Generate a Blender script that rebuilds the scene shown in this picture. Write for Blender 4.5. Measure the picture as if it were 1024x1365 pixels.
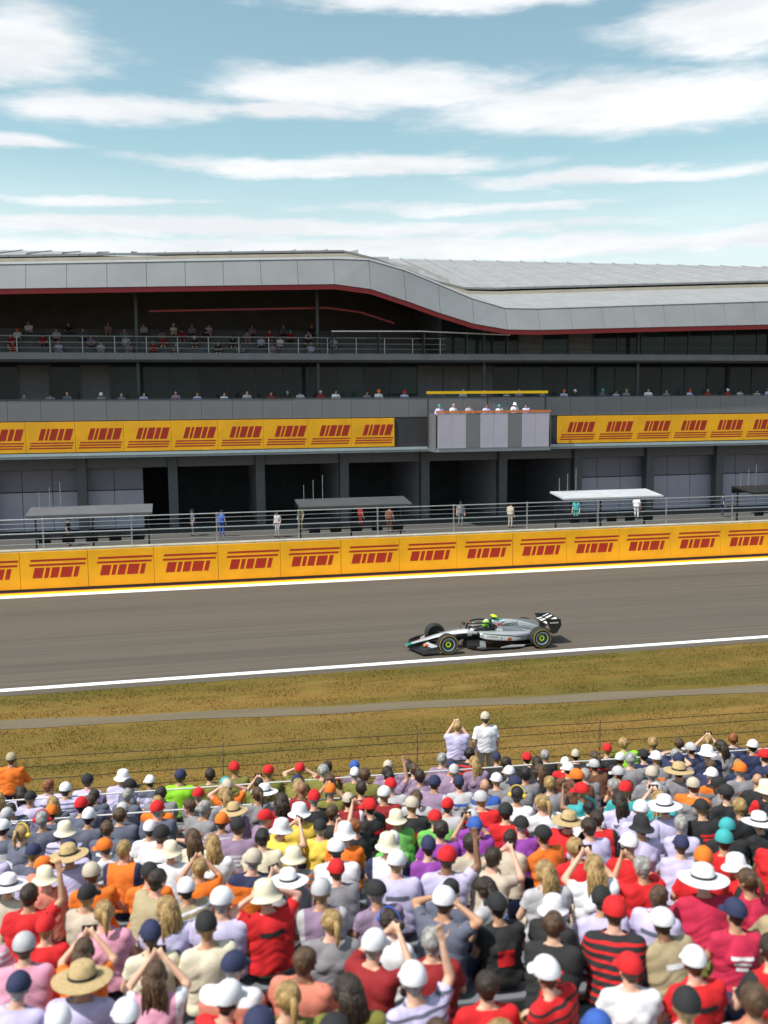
import bpy, bmesh, math, random
import numpy as np
from mathutils import Vector, Matrix, noise
from mathutils.bvhtree import BVHTree
R = math.radians
random.seed(11)
S = bpy.context.scene
C = S.collection
for o in list(bpy.data.objects): bpy.data.objects.remove(o)

# ------------------------------------------------------------------ camera
CAMZ, YAW, ROLL, FPX, YH = 8.45, R(12.7), R(0.5), 1250.0, 540.0
pitch = math.atan((682.5 - YH) / FPX)
fh = Vector((math.sin(YAW), math.cos(YAW), 0)); rt = Vector((math.cos(YAW), -math.sin(YAW), 0)); zz = Vector((0, 0, 1))
Fv = fh * math.cos(pitch) - zz * math.sin(pitch); Uv = fh * math.sin(pitch) + zz * math.cos(pitch)
Rv = rt * math.cos(ROLL) - Uv * math.sin(ROLL); Uv = Uv * math.cos(ROLL) + rt * math.sin(ROLL)
cam = bpy.data.cameras.new('camera'); co = bpy.data.objects.new('camera', cam); C.objects.link(co)
co.matrix_world = Matrix(((Rv.x, Uv.x, -Fv.x, 0), (Rv.y, Uv.y, -Fv.y, 0), (Rv.z, Uv.z, -Fv.z, CAMZ), (0, 0, 0, 1)))
cam.sensor_fit = 'HORIZONTAL'; cam.sensor_width = 24.0; cam.lens = 24.0 * FPX / 1024.0
cam.clip_start = 0.1; cam.clip_end = 6000
cam.dof.use_dof = True; cam.dof.focus_distance = 33.0; cam.dof.aperture_fstop = .9
S.camera = co
def to_px(p):
    v = Vector(p) - Vector((0, 0, CAMZ)); d = v.dot(Fv)
    return 512 + FPX * v.dot(Rv) / d, 682.5 - FPX * v.dot(Uv) / d

# ------------------------------------------------------------------ world and sun
SUN_EL, SUN_AZ = R(57), R(-106)            # azimuth measured from +Y towards +X: high on the left, grazing the pit building's front
w = bpy.data.worlds.new('World'); S.world = w; w.use_nodes = True
nt = w.node_tree; nt.nodes.clear()
def N(t, **k):
    n = nt.nodes.new(t)
    for a, b in k.items(): setattr(n, a, b)
    return n
def math_n(op, a, b=None, c=None, clamp=False):
    n = N('ShaderNodeMath', operation=op); n.use_clamp = clamp
    for i, v in enumerate((a, b, c)):
        if v is None: continue
        if isinstance(v, (int, float)): n.inputs[i].default_value = v
        else: nt.links.new(v, n.inputs[i])
    return n.outputs[0]
sky = N('ShaderNodeTexSky'); sky.sky_type = 'NISHITA'; sky.sun_disc = False
sky.sun_elevation = SUN_EL; sky.sun_rotation = SUN_AZ; sky.altitude = 100; sky.air_density = 1.0; sky.dust_density = 1.2; sky.ozone_density = 1.0
tc = N('ShaderNodeTexCoord')
def dotn(vec):
    n = N('ShaderNodeVectorMath', operation='DOT_PRODUCT'); nt.links.new(tc.outputs['Generated'], n.inputs[0]); n.inputs[1].default_value = vec
    return n.outputs['Value']
az = math_n('ARCTAN2', dotn(tuple(rt)), dotn(tuple(fh)))
el = math_n('ARCSINE', dotn((0, 0, 1)))
def sky_noise(scale, detail, rough, sx=1.0, sz=5.0, off=0):
    m = N('ShaderNodeMapping'); nt.links.new(tc.outputs['Generated'], m.inputs['Vector'])
    m.inputs['Scale'].default_value = (sx, sx, sz); m.inputs['Location'].default_value = (off, off * .7, 0)
    n = N('ShaderNodeTexNoise'); n.inputs['Scale'].default_value = scale; n.inputs['Detail'].default_value = detail; n.inputs['Roughness'].default_value = rough
    nt.links.new(m.outputs[0], n.inputs['Vector']); return n.outputs['Fac']
n_big = sky_noise(5.5, 6, .58, 1.0, 5.5); n_fine = sky_noise(16, 7, .62, 1.0, 4.0, 3.1); n_x = sky_noise(7, 3, .5, 1, 3, 9)
azd = math_n('ADD', az, math_n('MULTIPLY', math_n('SUBTRACT', n_x, .5), .10))
eld = math_n('ADD', el, math_n('MULTIPLY', math_n('SUBTRACT', n_big, .5), .035))
# cloud banks over the circuit: azimuth, elevation, half widths (radians)
BANKS = [(-0.375, 0.330, 0.095, 0.034, 1), (-0.02, 0.312, 0.165, 0.022, 1), (0.264, 0.287, 0.235, 0.027, 1), (-0.268, 0.284, 0.115, 0.014, .95), (-0.10, 0.288, 0.10, 0.011, .9),
         (-0.045, 0.2396, 0.20, 0.011, .95), (0.244, 0.221, 0.18, 0.010, .9), (-0.285, 0.2015, 0.15, 0.008, .75), (0.10, 0.1976, 0.23, 0.008, .75), (-0.16, 0.178, 0.55, 0.011, .9),
         (0.07, 0.158, 0.75, 0.014, .95), (0.086, 0.385, 0.19, 0.011, .9), (0.365, 0.348, 0.125, 0.026, 1), (-0.36, 0.2496, 0.085, 0.010, .8)]
tot = None
for a0, e0, ra, re, st in BANKS:
    dx = math_n('DIVIDE', math_n('SUBTRACT', azd, a0), ra); dy = math_n('DIVIDE', math_n('SUBTRACT', eld, e0), re)
    d2 = math_n('ADD', math_n('MULTIPLY', dx, dx), math_n('MULTIPLY', dy, dy))
    g = math_n('MULTIPLY', math_n('EXPONENT', math_n('MULTIPLY', d2, -.75)), st)
    tot = g if tot is None else math_n('MAXIMUM', tot, g)
# the same broken layer elsewhere in the sky
inview = math_n('MULTIPLY', math_n('SUBTRACT', .62, math_n('ABSOLUTE', az)), 6, clamp=True)
lowsky = math_n('MULTIPLY', math_n('SUBTRACT', .46, el), 9, clamp=True)
inside = math_n('MULTIPLY', inview, lowsky)
wild = math_n('MULTIPLY', math_n('SUBTRACT', sky_noise(2.6, 5, .55, 1, 4.0, 5), .50), 5, clamp=True)
wild = math_n('MULTIPLY', wild, math_n('SUBTRACT', 1, inside))
tot = math_n('MAXIMUM', tot, wild)
cov = math_n('ADD', tot, math_n('MULTIPLY', math_n('SUBTRACT', n_fine, .5), .75))
ramp = N('ShaderNodeMapRange'); ramp.interpolation_type = 'SMOOTHSTEP'
nt.links.new(cov, ramp.inputs['Value']); ramp.inputs['From Min'].default_value = .26; ramp.inputs['From Max'].default_value = .82
veil = math_n('MULTIPLY', math_n('SUBTRACT', .245, el), 6.5, clamp=True)          # thin haze towards the horizon
alpha = math_n('MAXIMUM', ramp.outputs[0], math_n('MULTIPLY', veil, .85))
tint = N('ShaderNodeMix', data_type='RGBA', blend_type='MULTIPLY'); tint.inputs[0].default_value = 1
nt.links.new(sky.outputs[0], tint.inputs[6]); tint.inputs[7].default_value = (1.27, 1.34, 1.02, 1)
cl = N('ShaderNodeMix', data_type='RGBA'); nt.links.new(alpha, cl.inputs[0]); nt.links.new(tint.outputs[2], cl.inputs[6])
shade = N('ShaderNodeMix', data_type='RGBA'); nt.links.new(math_n('MULTIPLY', math_n('SUBTRACT', n_big, .42), 3.0, clamp=True), shade.inputs[0])
shade.inputs[6].default_value = (5.3, 5.5, 5.7, 1); shade.inputs[7].default_value = (6.9, 7.0, 7.1, 1); nt.links.new(shade.outputs[2], cl.inputs[7])
bg = N('ShaderNodeBackground'); bg.inputs['Strength'].default_value = .13
nt.links.new(cl.outputs[2], bg.inputs['Color'])
wo = N('ShaderNodeOutputWorld'); nt.links.new(bg.outputs[0], wo.inputs[0])
sl = bpy.data.lights.new('sun', 'SUN'); sl.energy = 4.2; sl.angle = R(.55); sl.color = (1, .955, .88)
so = bpy.data.objects.new('sun', sl); C.objects.link(so)
sd = Vector((math.sin(SUN_AZ) * math.cos(SUN_EL), math.cos(SUN_AZ) * math.cos(SUN_EL), math.sin(SUN_EL)))
so.rotation_euler = sd.to_track_quat('Z', 'Y').to_euler(); so.location = sd * 200
S.view_settings.view_transform = 'Standard'; S.view_settings.look = 'None'; S.view_settings.gamma = 1
S.view_settings.use_curve_mapping = False; S.view_settings.exposure = 0.32
S.render.resolution_x = 768; S.render.resolution_y = 1024

# ------------------------------------------------------------------ materials
MATS = {}
def M(name, col, rough=.6, metal=0.0, var=.12, scale=3.0, stretch=(1, 1, 1), bump=0.0, bscale=40, coat=0, col2=None, world=False, emit=None, detail=5, trans=0):
    if name in MATS: return MATS[name]
    m = bpy.data.materials.new(name); m.use_nodes = True; t = m.node_tree; b = t.nodes['Principled BSDF']
    b.inputs['Roughness'].default_value = rough; b.inputs['Metallic'].default_value = metal; b.inputs['Coat Weight'].default_value = coat
    if coat: b.inputs['Coat Roughness'].default_value = .06
    if trans: b.inputs['Transmission Weight'].default_value = trans
    tcn = t.nodes.new('ShaderNodeTexCoord'); mp = t.nodes.new('ShaderNodeMapping'); mp.inputs['Scale'].default_value = stretch
    if world:
        g = t.nodes.new('ShaderNodeNewGeometry'); t.links.new(g.outputs['Position'], mp.inputs['Vector'])
    else: t.links.new(tcn.outputs['Object'], mp.inputs['Vector'])
    nz = t.nodes.new('ShaderNodeTexNoise'); nz.inputs['Scale'].default_value = scale; nz.inputs['Detail'].default_value = detail; nz.inputs['Roughness'].default_value = .6
    t.links.new(mp.outputs[0], nz.inputs['Vector'])
    rp = t.nodes.new('ShaderNodeValToRGB')
    c2 = col2 if col2 else tuple(min(1, c * (1 + var)) for c in col)
    c1 = col if col2 else tuple(c * (1 - var) for c in col)
    rp.color_ramp.elements[0].position = .32; rp.color_ramp.elements[1].position = .68
    rp.color_ramp.elements[0].color = (*c1, 1); rp.color_ramp.elements[1].color = (*c2, 1)
    t.links.new(nz.outputs['Fac'], rp.inputs[0]); t.links.new(rp.outputs[0], b.inputs['Base Color'])
    if bump:
        n2 = t.nodes.new('ShaderNodeTexNoise'); n2.inputs['Scale'].default_value = bscale; n2.inputs['Detail'].default_value = 4
        t.links.new(mp.outputs[0], n2.inputs['Vector'])
        bp = t.nodes.new('ShaderNodeBump'); bp.inputs['Strength'].default_value = bump; bp.inputs['Distance'].default_value = .02
        t.links.new(n2.outputs['Fac'], bp.inputs['Height']); t.links.new(bp.outputs[0], b.inputs['Normal'])
    if emit:
        b.inputs['Emission Color'].default_value = (*emit[0], 1); b.inputs['Emission Strength'].default_value = emit[1]
    m.diffuse_color = (*col, 1)
    MATS[name] = m; return m
def glass_mat(name, col, rough=.08):
    m = M(name, col, rough, 0, .25, .4, (1, 1, 1)); m.node_tree.nodes['Principled BSDF'].inputs['Specular IOR Level'].default_value = .18; return m

def layered(name, base, layers, rough=.85, bump=.3, bscale=30, spec=.2):
    """world-space mix of colours: layers = (colour, scale, stretch, lo, hi)"""
    m = bpy.data.materials.new(name); m.use_nodes = True; t = m.node_tree; b = t.nodes['Principled BSDF']; b.inputs['Roughness'].default_value = rough; b.inputs['Specular IOR Level'].default_value = spec
    g = t.nodes.new('ShaderNodeNewGeometry'); cur = None
    for i, (c, sc, st, lo, hi, amt) in enumerate(layers):
        mp = t.nodes.new('ShaderNodeMapping'); mp.inputs['Scale'].default_value = st; mp.inputs['Location'].default_value = (i * 13.7, i * 7.1, 0); t.links.new(g.outputs['Position'], mp.inputs['Vector'])
        nz = t.nodes.new('ShaderNodeTexNoise'); nz.inputs['Scale'].default_value = sc; nz.inputs['Detail'].default_value = 6; nz.inputs['Roughness'].default_value = .62
        t.links.new(mp.outputs[0], nz.inputs['Vector'])
        mr = t.nodes.new('ShaderNodeMapRange'); mr.inputs['From Min'].default_value = lo; mr.inputs['From Max'].default_value = hi; mr.inputs['To Max'].default_value = amt
        t.links.new(nz.outputs['Fac'], mr.inputs['Value'])
        mx = t.nodes.new('ShaderNodeMix'); mx.data_type = 'RGBA'; t.links.new(mr.outputs[0], mx.inputs[0])
        if cur is None: mx.inputs[6].default_value = (*base, 1)
        else: t.links.new(cur, mx.inputs[6])
        mx.inputs[7].default_value = (*c, 1); cur = mx.outputs[2]
    t.links.new(cur, b.inputs['Base Color'])
    n2 = t.nodes.new('ShaderNodeTexNoise'); n2.inputs['Scale'].default_value = bscale; n2.inputs['Detail'].default_value = 5; t.links.new(g.outputs['Position'], n2.inputs['Vector'])
    bp = t.nodes.new('ShaderNodeBump'); bp.inputs['Strength'].default_value = bump; bp.inputs['Distance'].default_value = .02
    t.links.new(n2.outputs['Fac'], bp.inputs['Height']); t.links.new(bp.outputs[0], b.inputs['Normal'])
    MATS[name] = m; return m

# ------------------------------------------------------------------ mesh helpers
def mesh_obj(name, me, mats, parent=None):
    if not isinstance(mats, (list, tuple)): mats = [mats]
    if len(me.materials) == 0:
        for m in mats: me.materials.append(m)
    o = bpy.data.objects.new(name, me); C.objects.link(o)
    if parent is not None: o.parent = parent
    return o
def pyd(verts, faces, smooth=False):
    me = bpy.data.meshes.new('m'); me.from_pydata([tuple(v) for v in verts], [], faces); me.update()
    if smooth: me.polygons.foreach_set('use_smooth', [True] * len(me.polygons))
    return me
def bm_mesh(bm, smooth=False, angle=None):
    me = bpy.data.meshes.new('m'); bmesh.ops.recalc_face_normals(bm, faces=bm.faces); bm.to_mesh(me); bm.free()
    if smooth:
        me.polygons.foreach_set('use_smooth', [True] * len(me.polygons))
        if angle: me.set_sharp_from_angle(angle=R(angle))
    return me
def box_bm(bm, x0, x1, y0, y1, z0, z1, bev=0):
    r = bmesh.ops.create_cube(bm, size=1)
    for v in r['verts']:
        v.co = ((x0 + x1) / 2 + v.co.x * (x1 - x0), (y0 + y1) / 2 + v.co.y * (y1 - y0), (z0 + z1) / 2 + v.co.z * (z1 - z0))
    if bev:
        es = list({e for v in r['verts'] for e in v.link_edges})
        bmesh.ops.bevel(bm, geom=es, offset=bev, segments=1, affect='EDGES')
def box_me(x0, x1, y0, y1, z0, z1, bev=0):
    bm = bmesh.new(); box_bm(bm, x0, x1, y0, y1, z0, z1, bev); return bm_mesh(bm)
def box(name, x0, x1, y0, y1, z0, z1, mat, parent=None, bev=0):
    return mesh_obj(name, box_me(x0, x1, y0, y1, z0, z1, bev), mat, parent)
def tube_bm(bm, pts, rad, n=8, flat=None, closed=False, cap=True):
    """sweep a circle (or ellipse flat=(a,b)) along pts; rad may be a list"""
    pts = [Vector(p) for p in pts]; k = len(pts)
    if not isinstance(rad, (list, tuple)): rad = [rad] * k
    rings = []; up = Vector((0, 0, 1)); prev = None
    for i in range(k):
        if closed: tg = pts[(i + 1) % k] - pts[i - 1]
        else: tg = pts[min(i + 1, k - 1)] - pts[max(i - 1, 0)]
        tg.normalize()
        a = up.cross(tg)
        if a.length < .05: a = Vector((1, 0, 0)).cross(tg)
        a.normalize()
        if prev is not None and a.dot(prev) < 0: a = -a
        prev = a; b = tg.cross(a)
        fa, fb = flat if flat else (1, 1)
        rings.append([bm.verts.new(pts[i] + a * math.cos(2 * math.pi * j / n) * rad[i] * fa + b * math.sin(2 * math.pi * j / n) * rad[i] * fb) for j in range(n)])
    for i in range(k if closed else k - 1):
        r0, r1 = rings[i], rings[(i + 1) % k]
        for j in range(n): bm.faces.new((r0[j], r0[(j + 1) % n], r1[(j + 1) % n], r1[j]))
    if cap and not closed:
        bm.faces.new(rings[0][::-1]); bm.faces.new(rings[-1])
def tube(name, pts, rad, mat, parent=None, n=8, flat=None, closed=False):
    bm = bmesh.new(); tube_bm(bm, pts, rad, n, flat, closed); return mesh_obj(name, bm_mesh(bm, True, 50), mat, parent)
def lathe_bm(bm, prof, n=32, axis='z', loc=(0, 0, 0)):
    rings = []
    for r_, h in prof:
        ring = []
        for j in range(n):
            a = 2 * math.pi * j / n
            if axis == 'z': p = (r_ * math.cos(a), r_ * math.sin(a), h)
            elif axis == 'y': p = (r_ * math.cos(a), h, r_ * math.sin(a))
            else: p = (h, r_ * math.cos(a), r_ * math.sin(a))
            ring.append(bm.verts.new(Vector(p) + Vector(loc)))
        rings.append(ring)
    for a, b in zip(rings, rings[1:]):
        for j in range(n): bm.faces.new((a[j], a[(j + 1) % n], b[(j + 1) % n], b[j]))
    return rings
def lathe(name, prof, mat, parent=None, n=32, axis='z', loc=(0, 0, 0), ang=40):
    bm = bmesh.new(); rs = lathe_bm(bm, prof, n, axis, loc); bmesh.ops.remove_doubles(bm, verts=bm.verts, dist=1e-5)
    return mesh_obj(name, bm_mesh(bm, True, ang), mat, parent)
def prism_me(pts, axis, a, b):
    """extrude a 2D outline; axis 'y': pts are (x,z)"""
    n = len(pts)
    def P(p, h): return (p[0], h, p[1]) if axis == 'y' else ((p[0], p[1], h) if axis == 'z' else (h, p[0], p[1]))
    vs = [P(p, a) for p in pts] + [P(p, b) for p in pts]
    fs = [tuple(range(n)), tuple(range(2 * n - 1, n - 1, -1))] + [(i, (i + 1) % n, n + (i + 1) % n, n + i) for i in range(n)]
    bm = bmesh.new(); bv = [bm.verts.new(v) for v in vs]
    for f in fs: bm.faces.new([bv[i] for i in f])
    return bm_mesh(bm)
def prism(name, pts, axis, a, b, mat, parent=None): return mesh_obj(name, prism_me(pts, axis, a, b), mat, parent)
def empty(name, loc=(0, 0, 0), rz=0):
    o = bpy.data.objects.new(name, None); o.empty_display_size = .2; C.objects.link(o); o.location = loc; o.rotation_euler = (0, 0, rz); return o
def tag(o, label, cat, group=None, kind=None):
    o['label'] = label; o['category'] = cat
    if group: o['group'] = group
    if kind: o['kind'] = kind
    return o
def link_copy(src, parent=None, loc=None):
    c = src.copy(); C.objects.link(c); c.parent = parent
    if loc is not None: c.location = loc
    return c
def copy_tree(o, parent=None):
    c = o.copy(); C.objects.link(c); c.parent = parent
    for ch in o.children: copy_tree(ch, c)
    return c

# ------------------------------------------------------------------ ground, track, paths
def sheet(name, x0, x1, y0, y1, z, mat, label, cat, nx=1):
    vs = []; fs = []
    for i in range(nx + 1):
        x = x0 + (x1 - x0) * i / nx; vs += [(x, y0, z), (x, y1, z)]
        if i: fs.append((2 * i - 2, 2 * i, 2 * i + 1, 2 * i - 1))
    return tag(mesh_obj(name, pyd(vs, fs), mat), label, cat, kind='structure')
m_grass = layered('dry_grass', (.205, .122, .030), [((.098, .082, .014), .55, (.07, 1.0, 1), .40, .62, .95), ((.24, .150, .045), 1.3, (.16, 1.3, 1), .52, .72, .75), ((.10, .085, .014), 5, (.12, 1.4, 1), .52, .75, .6), ((.21, .14, .035), 25, (1, 1, 1), .5, .8, .4)], .95, .7, 24)
m_asph = layered('track_asphalt', (.116, .097, .080), [((.092, .078, .065), .35, (.03, 1.1, 1), .42, .68, .9), ((.130, .110, .092), 1.0, (.02, 2.2, 1), .5, .75, .7), ((.050, .044, .039), 2.5, (.012, 2.6, 1), .49, .70, .6), ((.135, .115, .095), 90, (1, 1, 1), .52, .75, .4), ((.062, .054, .047), 60, (1, 1, 1), .55, .75, .35)], .82, .35, 120)
m_pit = layered('pit_lane_concrete', (.095, .09, .085), [((.07, .067, .065), .4, (.1, 1, 1), .4, .7, .8), ((.12, .115, .11), 30, (1, 1, 1), .5, .75, .4)], .85, .2, 60)
m_path = layered('service_path_gravel', (.155, .125, .085), [((.11, .085, .05), 1.0, (.1, 1.5, 1), .45, .7, .7), ((.21, .175, .125), 30, (1, 1, 1), .5, .75, .6)], .9, .5, 50)
m_line = layered('white_line_paint', (.80, .80, .79), [((.52, .50, .48), 6, (.25, 3, 1), .56, .78, .6), ((.3, .29, .28), 40, (.3, 1, 1), .62, .8, .5)], .6, .1, 80)
m_ypaint = layered('yellow_track_paint', (.78, .50, .015), [((.55, .34, .015), 3, (.1, 2, 1), .5, .8, .7), ((.35, .24, .03), 30, (.3, 1, 1), .6, .8, .5)], .6, .1, 80)
m_rpaint = layered('red_track_paint', (.50, .06, .012), [((.35, .05, .015), 4, (.2, 1, 1), .5, .8, .6)], .6, .1, 80)
sheet('ground', -2500, 2500, -900, 3500, 0, m_grass, 'dry tan and green grass ground around the circuit', 'ground', 10)
sheet('track', -400, 400, 28.72, 45.2, .005, m_asph, 'grey brown asphalt race track straight', 'track', 20)
sheet('edge_line', -400, 400, 29.18, 29.50, .010, m_line, 'white painted line along the grass side of the track', 'line marking', 20)
sheet('edge_line', -400, 400, 43.88, 44.50, .010, m_line, 'white painted line beside the yellow strip and barrier', 'line marking', 20)
sheet('painted_strip', -400, 400, 44.505, 45.02, .010, m_ypaint, 'yellow painted strip at the foot of the barrier', 'line marking', 20)
sheet('painted_strip', -400, 400, 45.025, 45.16, .010, m_rpaint, 'narrow red painted strip against the barrier foot', 'line marking', 20)
sheet('pit_lane', -400, 400, 45.2, 66.0, .006, m_pit, 'grey concrete pit lane behind the yellow barrier', 'pit lane', 10)
PH = math.atan2(23.85 - 26.05, 17 + 4.7)
def rotz_pt(u, v, z, org, a): return (org[0] + u * math.cos(a) - v * math.sin(a), org[1] + u * math.sin(a) + v * math.cos(a), z)
po = (6.15, 24.95)
vs = []
for i in range(61):
    u = -60 + 2 * i
    vs += [rotz_pt(u, -.34 + .08 * math.sin(i * 1.7), .012, po, PH), rotz_pt(u, .32 + .09 * math.sin(i * 2.3 + 1), .012, po, PH)]
tag(mesh_obj('service_path', pyd(vs, [(2 * i, 2 * i + 2, 2 * i + 3, 2 * i + 1) for i in range(60)]), m_path), 'narrow grey gravel service path crossing the dry grass', 'path', kind='structure')

# ------------------------------------------------------------------ pit wall barrier with advertising panels
m_yel = M('yellow_panel', (.84, .395, .002), .5, 0, .10, .8, world=True)
m_red = M('red_print', (.38, .016, .003), .5, 0, .1, 2)
m_conc = M('concrete', (.30, .29, .27), .9, 0, .2, 2.5, bump=.3)
m_steel = M('galvanised_steel', (.42, .43, .44), .4, .7, .15, 6)
m_dark = M('gap_shade_dark', (.03, .032, .036), .5, 0, .2, 3)
wall = empty('pit_wall', (0, 45.25, 0)); tag(wall, 'long yellow panelled barrier wall with red printed marks beside the track', 'barrier')
WX0, WX1, PW = -31.0, 62.0, 3.0
box('concrete_core', WX0, WX1, .12, .55, 0, 1.86, m_conc, wall)
box('coping', WX0, WX1, .04, .62, 1.863, 1.93, M('coping_concrete', (.36, .34, .28), .9, 0, .2, 2), wall)
box('base_gap_shade', WX0, WX1, .03, .118, .0, .13, m_dark, wall)  # dark strip painting in the shade of the gap under the panels
pan_me = box_me(0, PW - .015, 0, .10, .135, 1.86, .008); pan_me.materials.append(m_yel)
def mark_me(y, z0, h, flip):
    """printed mark: two long bars and a run of slanted blocks, 3 mm proud of the panel"""
    bm = bmesh.new()
    def para(x0, x1, a, b, sl):
        vs = [(x0 + sl * (a - z0), y, a), (x1 + sl * (a - z0), y, a), (x1 + sl * (b - z0), y, b), (x0 + sl * (b - z0), y, b)]
        vs += [(p[0], y + .0025, p[2]) for p in vs]
        bv = [bm.verts.new(v) for v in vs]
        for f in ((0, 1, 2, 3), (7, 6, 5, 4), (0, 4, 5, 1), (1, 5, 6, 2), (2, 6, 7, 3), (3, 7, 4, 0)): bm.faces.new([bv[i] for i in f])
    if not flip:
        for a in (.74, .62): para(.12, 2.6, z0 + h * a, z0 + h * (a + .055), .25)
        x = .38
        for wd in (.42, .18, .34, .5, .2): para(x, x + wd, z0 + h * .30, z0 + h * .575, .25); x += wd + .09
    else:
        x = .5
        for wd in (.3, .16, .42, .28, .44): para(x, x + wd, z0 + h * .40, z0 + h * .78, .3); x += wd + .09
        for a in (.12, .205, .29): para(.1, 2.7, z0 + h * a, z0 + h * (a + .045), .3)
    return bm_mesh(bm)
mk = mark_me(-.003, .10, 1.76, False); mk.materials.append(m_red)
nP = int((WX1 - WX0) / PW)
for i in range(nP):
    p = mesh_obj('panel', pan_me, m_yel, wall); p.location = (WX0 + i * PW, random.uniform(-.006, .006), 0)
    q = mesh_obj('printed_mark', mk, m_red, p)
# catch fence above the wall
cf = empty('catch_fence', (0, 45.8, 0)); tag(cf, 'steel post and cable catch fence rising behind the yellow barrier wall', 'fence')
bm = bmesh.new(); box_bm(bm, -.035, .035, -.035, .035, 0, 3.36, .008); post_me = bm_mesh(bm)
for i in range(24):
    o = mesh_obj('post', post_me, m_steel, cf); o.location = (-30 + i * 4, .06, 0)
for k, z in enumerate((2.15, 2.4, 2.65, 2.9, 3.12, 3.32)):
    r_ = .028 if k in (2, 5) else .011
    tube('cable' if r_ < .02 else 'rail', [(-31, -.0, z), (0, -.0, z), (30, -.0, z), (62, 0, z)], r_, m_steel, cf, 6)
m_white = M('white_paint', (.74, .75, .78), .45, 0, .06, 2)
m_blk = M('satin_black', (.014, .015, .017), .42, 0, .3, 4)
m_grey = M('mid_grey_panel', (.22, .225, .235), .5, 0, .12, 1.2)
m_screen = M('dark_screen', (.01, .012, .016), .12, 0, .3, 2)
# team command stands on the pit wall
def command_stand(x, name_lab, roofm, accent, wdt=5.6):
    r = empty('command_stand', (x, 48.3, .006)); tag(r, name_lab, 'command stand', 'team stands behind the barrier')
    h = wdt / 2
    box('platform', -h, h, -.9, .9, .45, .60, m_grey, r, .01)
    for sx in (-1, 1):
        for sy in (-.8, .8): box('leg', sx * (h - .12) - .05, sx * (h - .12) + .05, sy - .05, sy + .05, 0, .4485, m_blk, r)
    box('front_panel', -h, h, -.96, -.905, .3, 1.62, accent, r, .01)
    for sx in (-1, 0, 1): box('post', sx * (h - .08) - .04, sx * (h - .08) + .04, .5, .58, .602, 3.2, m_blk, r)
    rf = prism('canopy', [(-1.15, 3.24), (.85, 3.44), (.85, 3.54), (-1.15, 3.33)], 'x', -h - .15, h + .15, roofm, r)
    for k in range(3): tube('aerial', [(-h + .3 + k * .5, .6, 3.5), (-h + .3 + k * .5, .6, 4.3 + .25 * k)], .014, m_steel, r, 6)
    box('back_valance', -h - .14, h + .14, .80, .84, 3.12, 3.43, m_blk, rf)
    box('light_strip', -h, h, -1.02, -.94, 3.16, 3.215, m_grey, rf)
    box('desk', -h + .1, h - .1, -.86, -.3, 1.32, 1.38, m_blk, r)
    for k in range(5):
        s_ = box('screen', -h + .35 + k * (wdt - 1.2) / 4, -h + .35 + k * (wdt - 1.2) / 4 + .58, -.8, -.74, 1.9, 2.3, m_screen, r, .01)
    box('screen_rail', -h + .2, h - .2, -.72, -.66, 2.06, 2.12, m_blk, r)
    for k in range(4):
        xx = -h + .8 + k * (wdt - 1.6) / 3
        st = lathe('stool', [(0, .602), (.2, .602), (.2, .62), (.03, .64), (.03, 1.14), (.17, 1.16), (.18, 1.22), (0, 1.23)], m_blk, r, 14, loc=(xx, .25, 0))
    return r
command_stand(23.6, 'team command stand with pale canopy and grey front panel', M('pale_canopy', (.46, .47, .50), .5, 0, .1, 1), m_grey)
command_stand(9.2, 'team command stand with dark red front panel and charcoal canopy', M('charcoal_canopy', (.06, .06, .065), .6, 0, .15, 1), M('dark_red_panel', (.20, .015, .015), .5, 0, .1, 2))
command_stand(-4.0, 'team command stand with dark grey canopy and pale grey front panel', M('dark_grey_canopy', (.11, .11, .12), .6, 0, .15, 1), M('pale_grey_panel', (.40, .40, .42), .5, 0, .1, 2))
command_stand(35.0, 'team command stand with slate blue front panel and black canopy', m_blk, M('slate_blue_panel', (.08, .12, .19), .5, 0, .1, 2))

# ------------------------------------------------------------------ pit building
B = empty('pit_building', (0, 62.0, 0)); tag(B, 'long pit building with white folded roof, dark terraces and yellow advertising band', 'building')
BX0, BX1 = -30.0, 66.0
m_fas = M('white_fascia_metal', (.275, .28, .295), .4, .1, .07, .5)
m_roof = M('roof_sheet_metal', (.30, .295, .30), .5, .1, .10, .8)
m_beige = M('beige_roof_trim', (.46, .40, .32), .6, 0, .1, 1)
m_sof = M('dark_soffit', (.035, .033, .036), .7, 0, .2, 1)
m_redtrim = M('red_trim', (.30, .004, .010), .4, 0, .08, 1)
m_sp = M('grey_spandrel', (.17, .17, .182), .45, .1, .05, .8)
m_slab = M('floor_slab_grey', (.33, .35, .37), .7, 0, .1, 1)
m_gl = glass_mat('tinted_glass', (.020, .030, .033)); m_gl2 = glass_mat('green_tinted_glass', (.022, .050, .050))
m_mul = M('mullion_dark', (.05, .055, .06), .45, .4, .1, 2)
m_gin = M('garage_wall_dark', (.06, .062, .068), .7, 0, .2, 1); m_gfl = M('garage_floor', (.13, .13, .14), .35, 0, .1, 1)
m_scr = M('lilac_white_screen', (.42, .39, .47), .5, 0, .06, 1)
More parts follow.
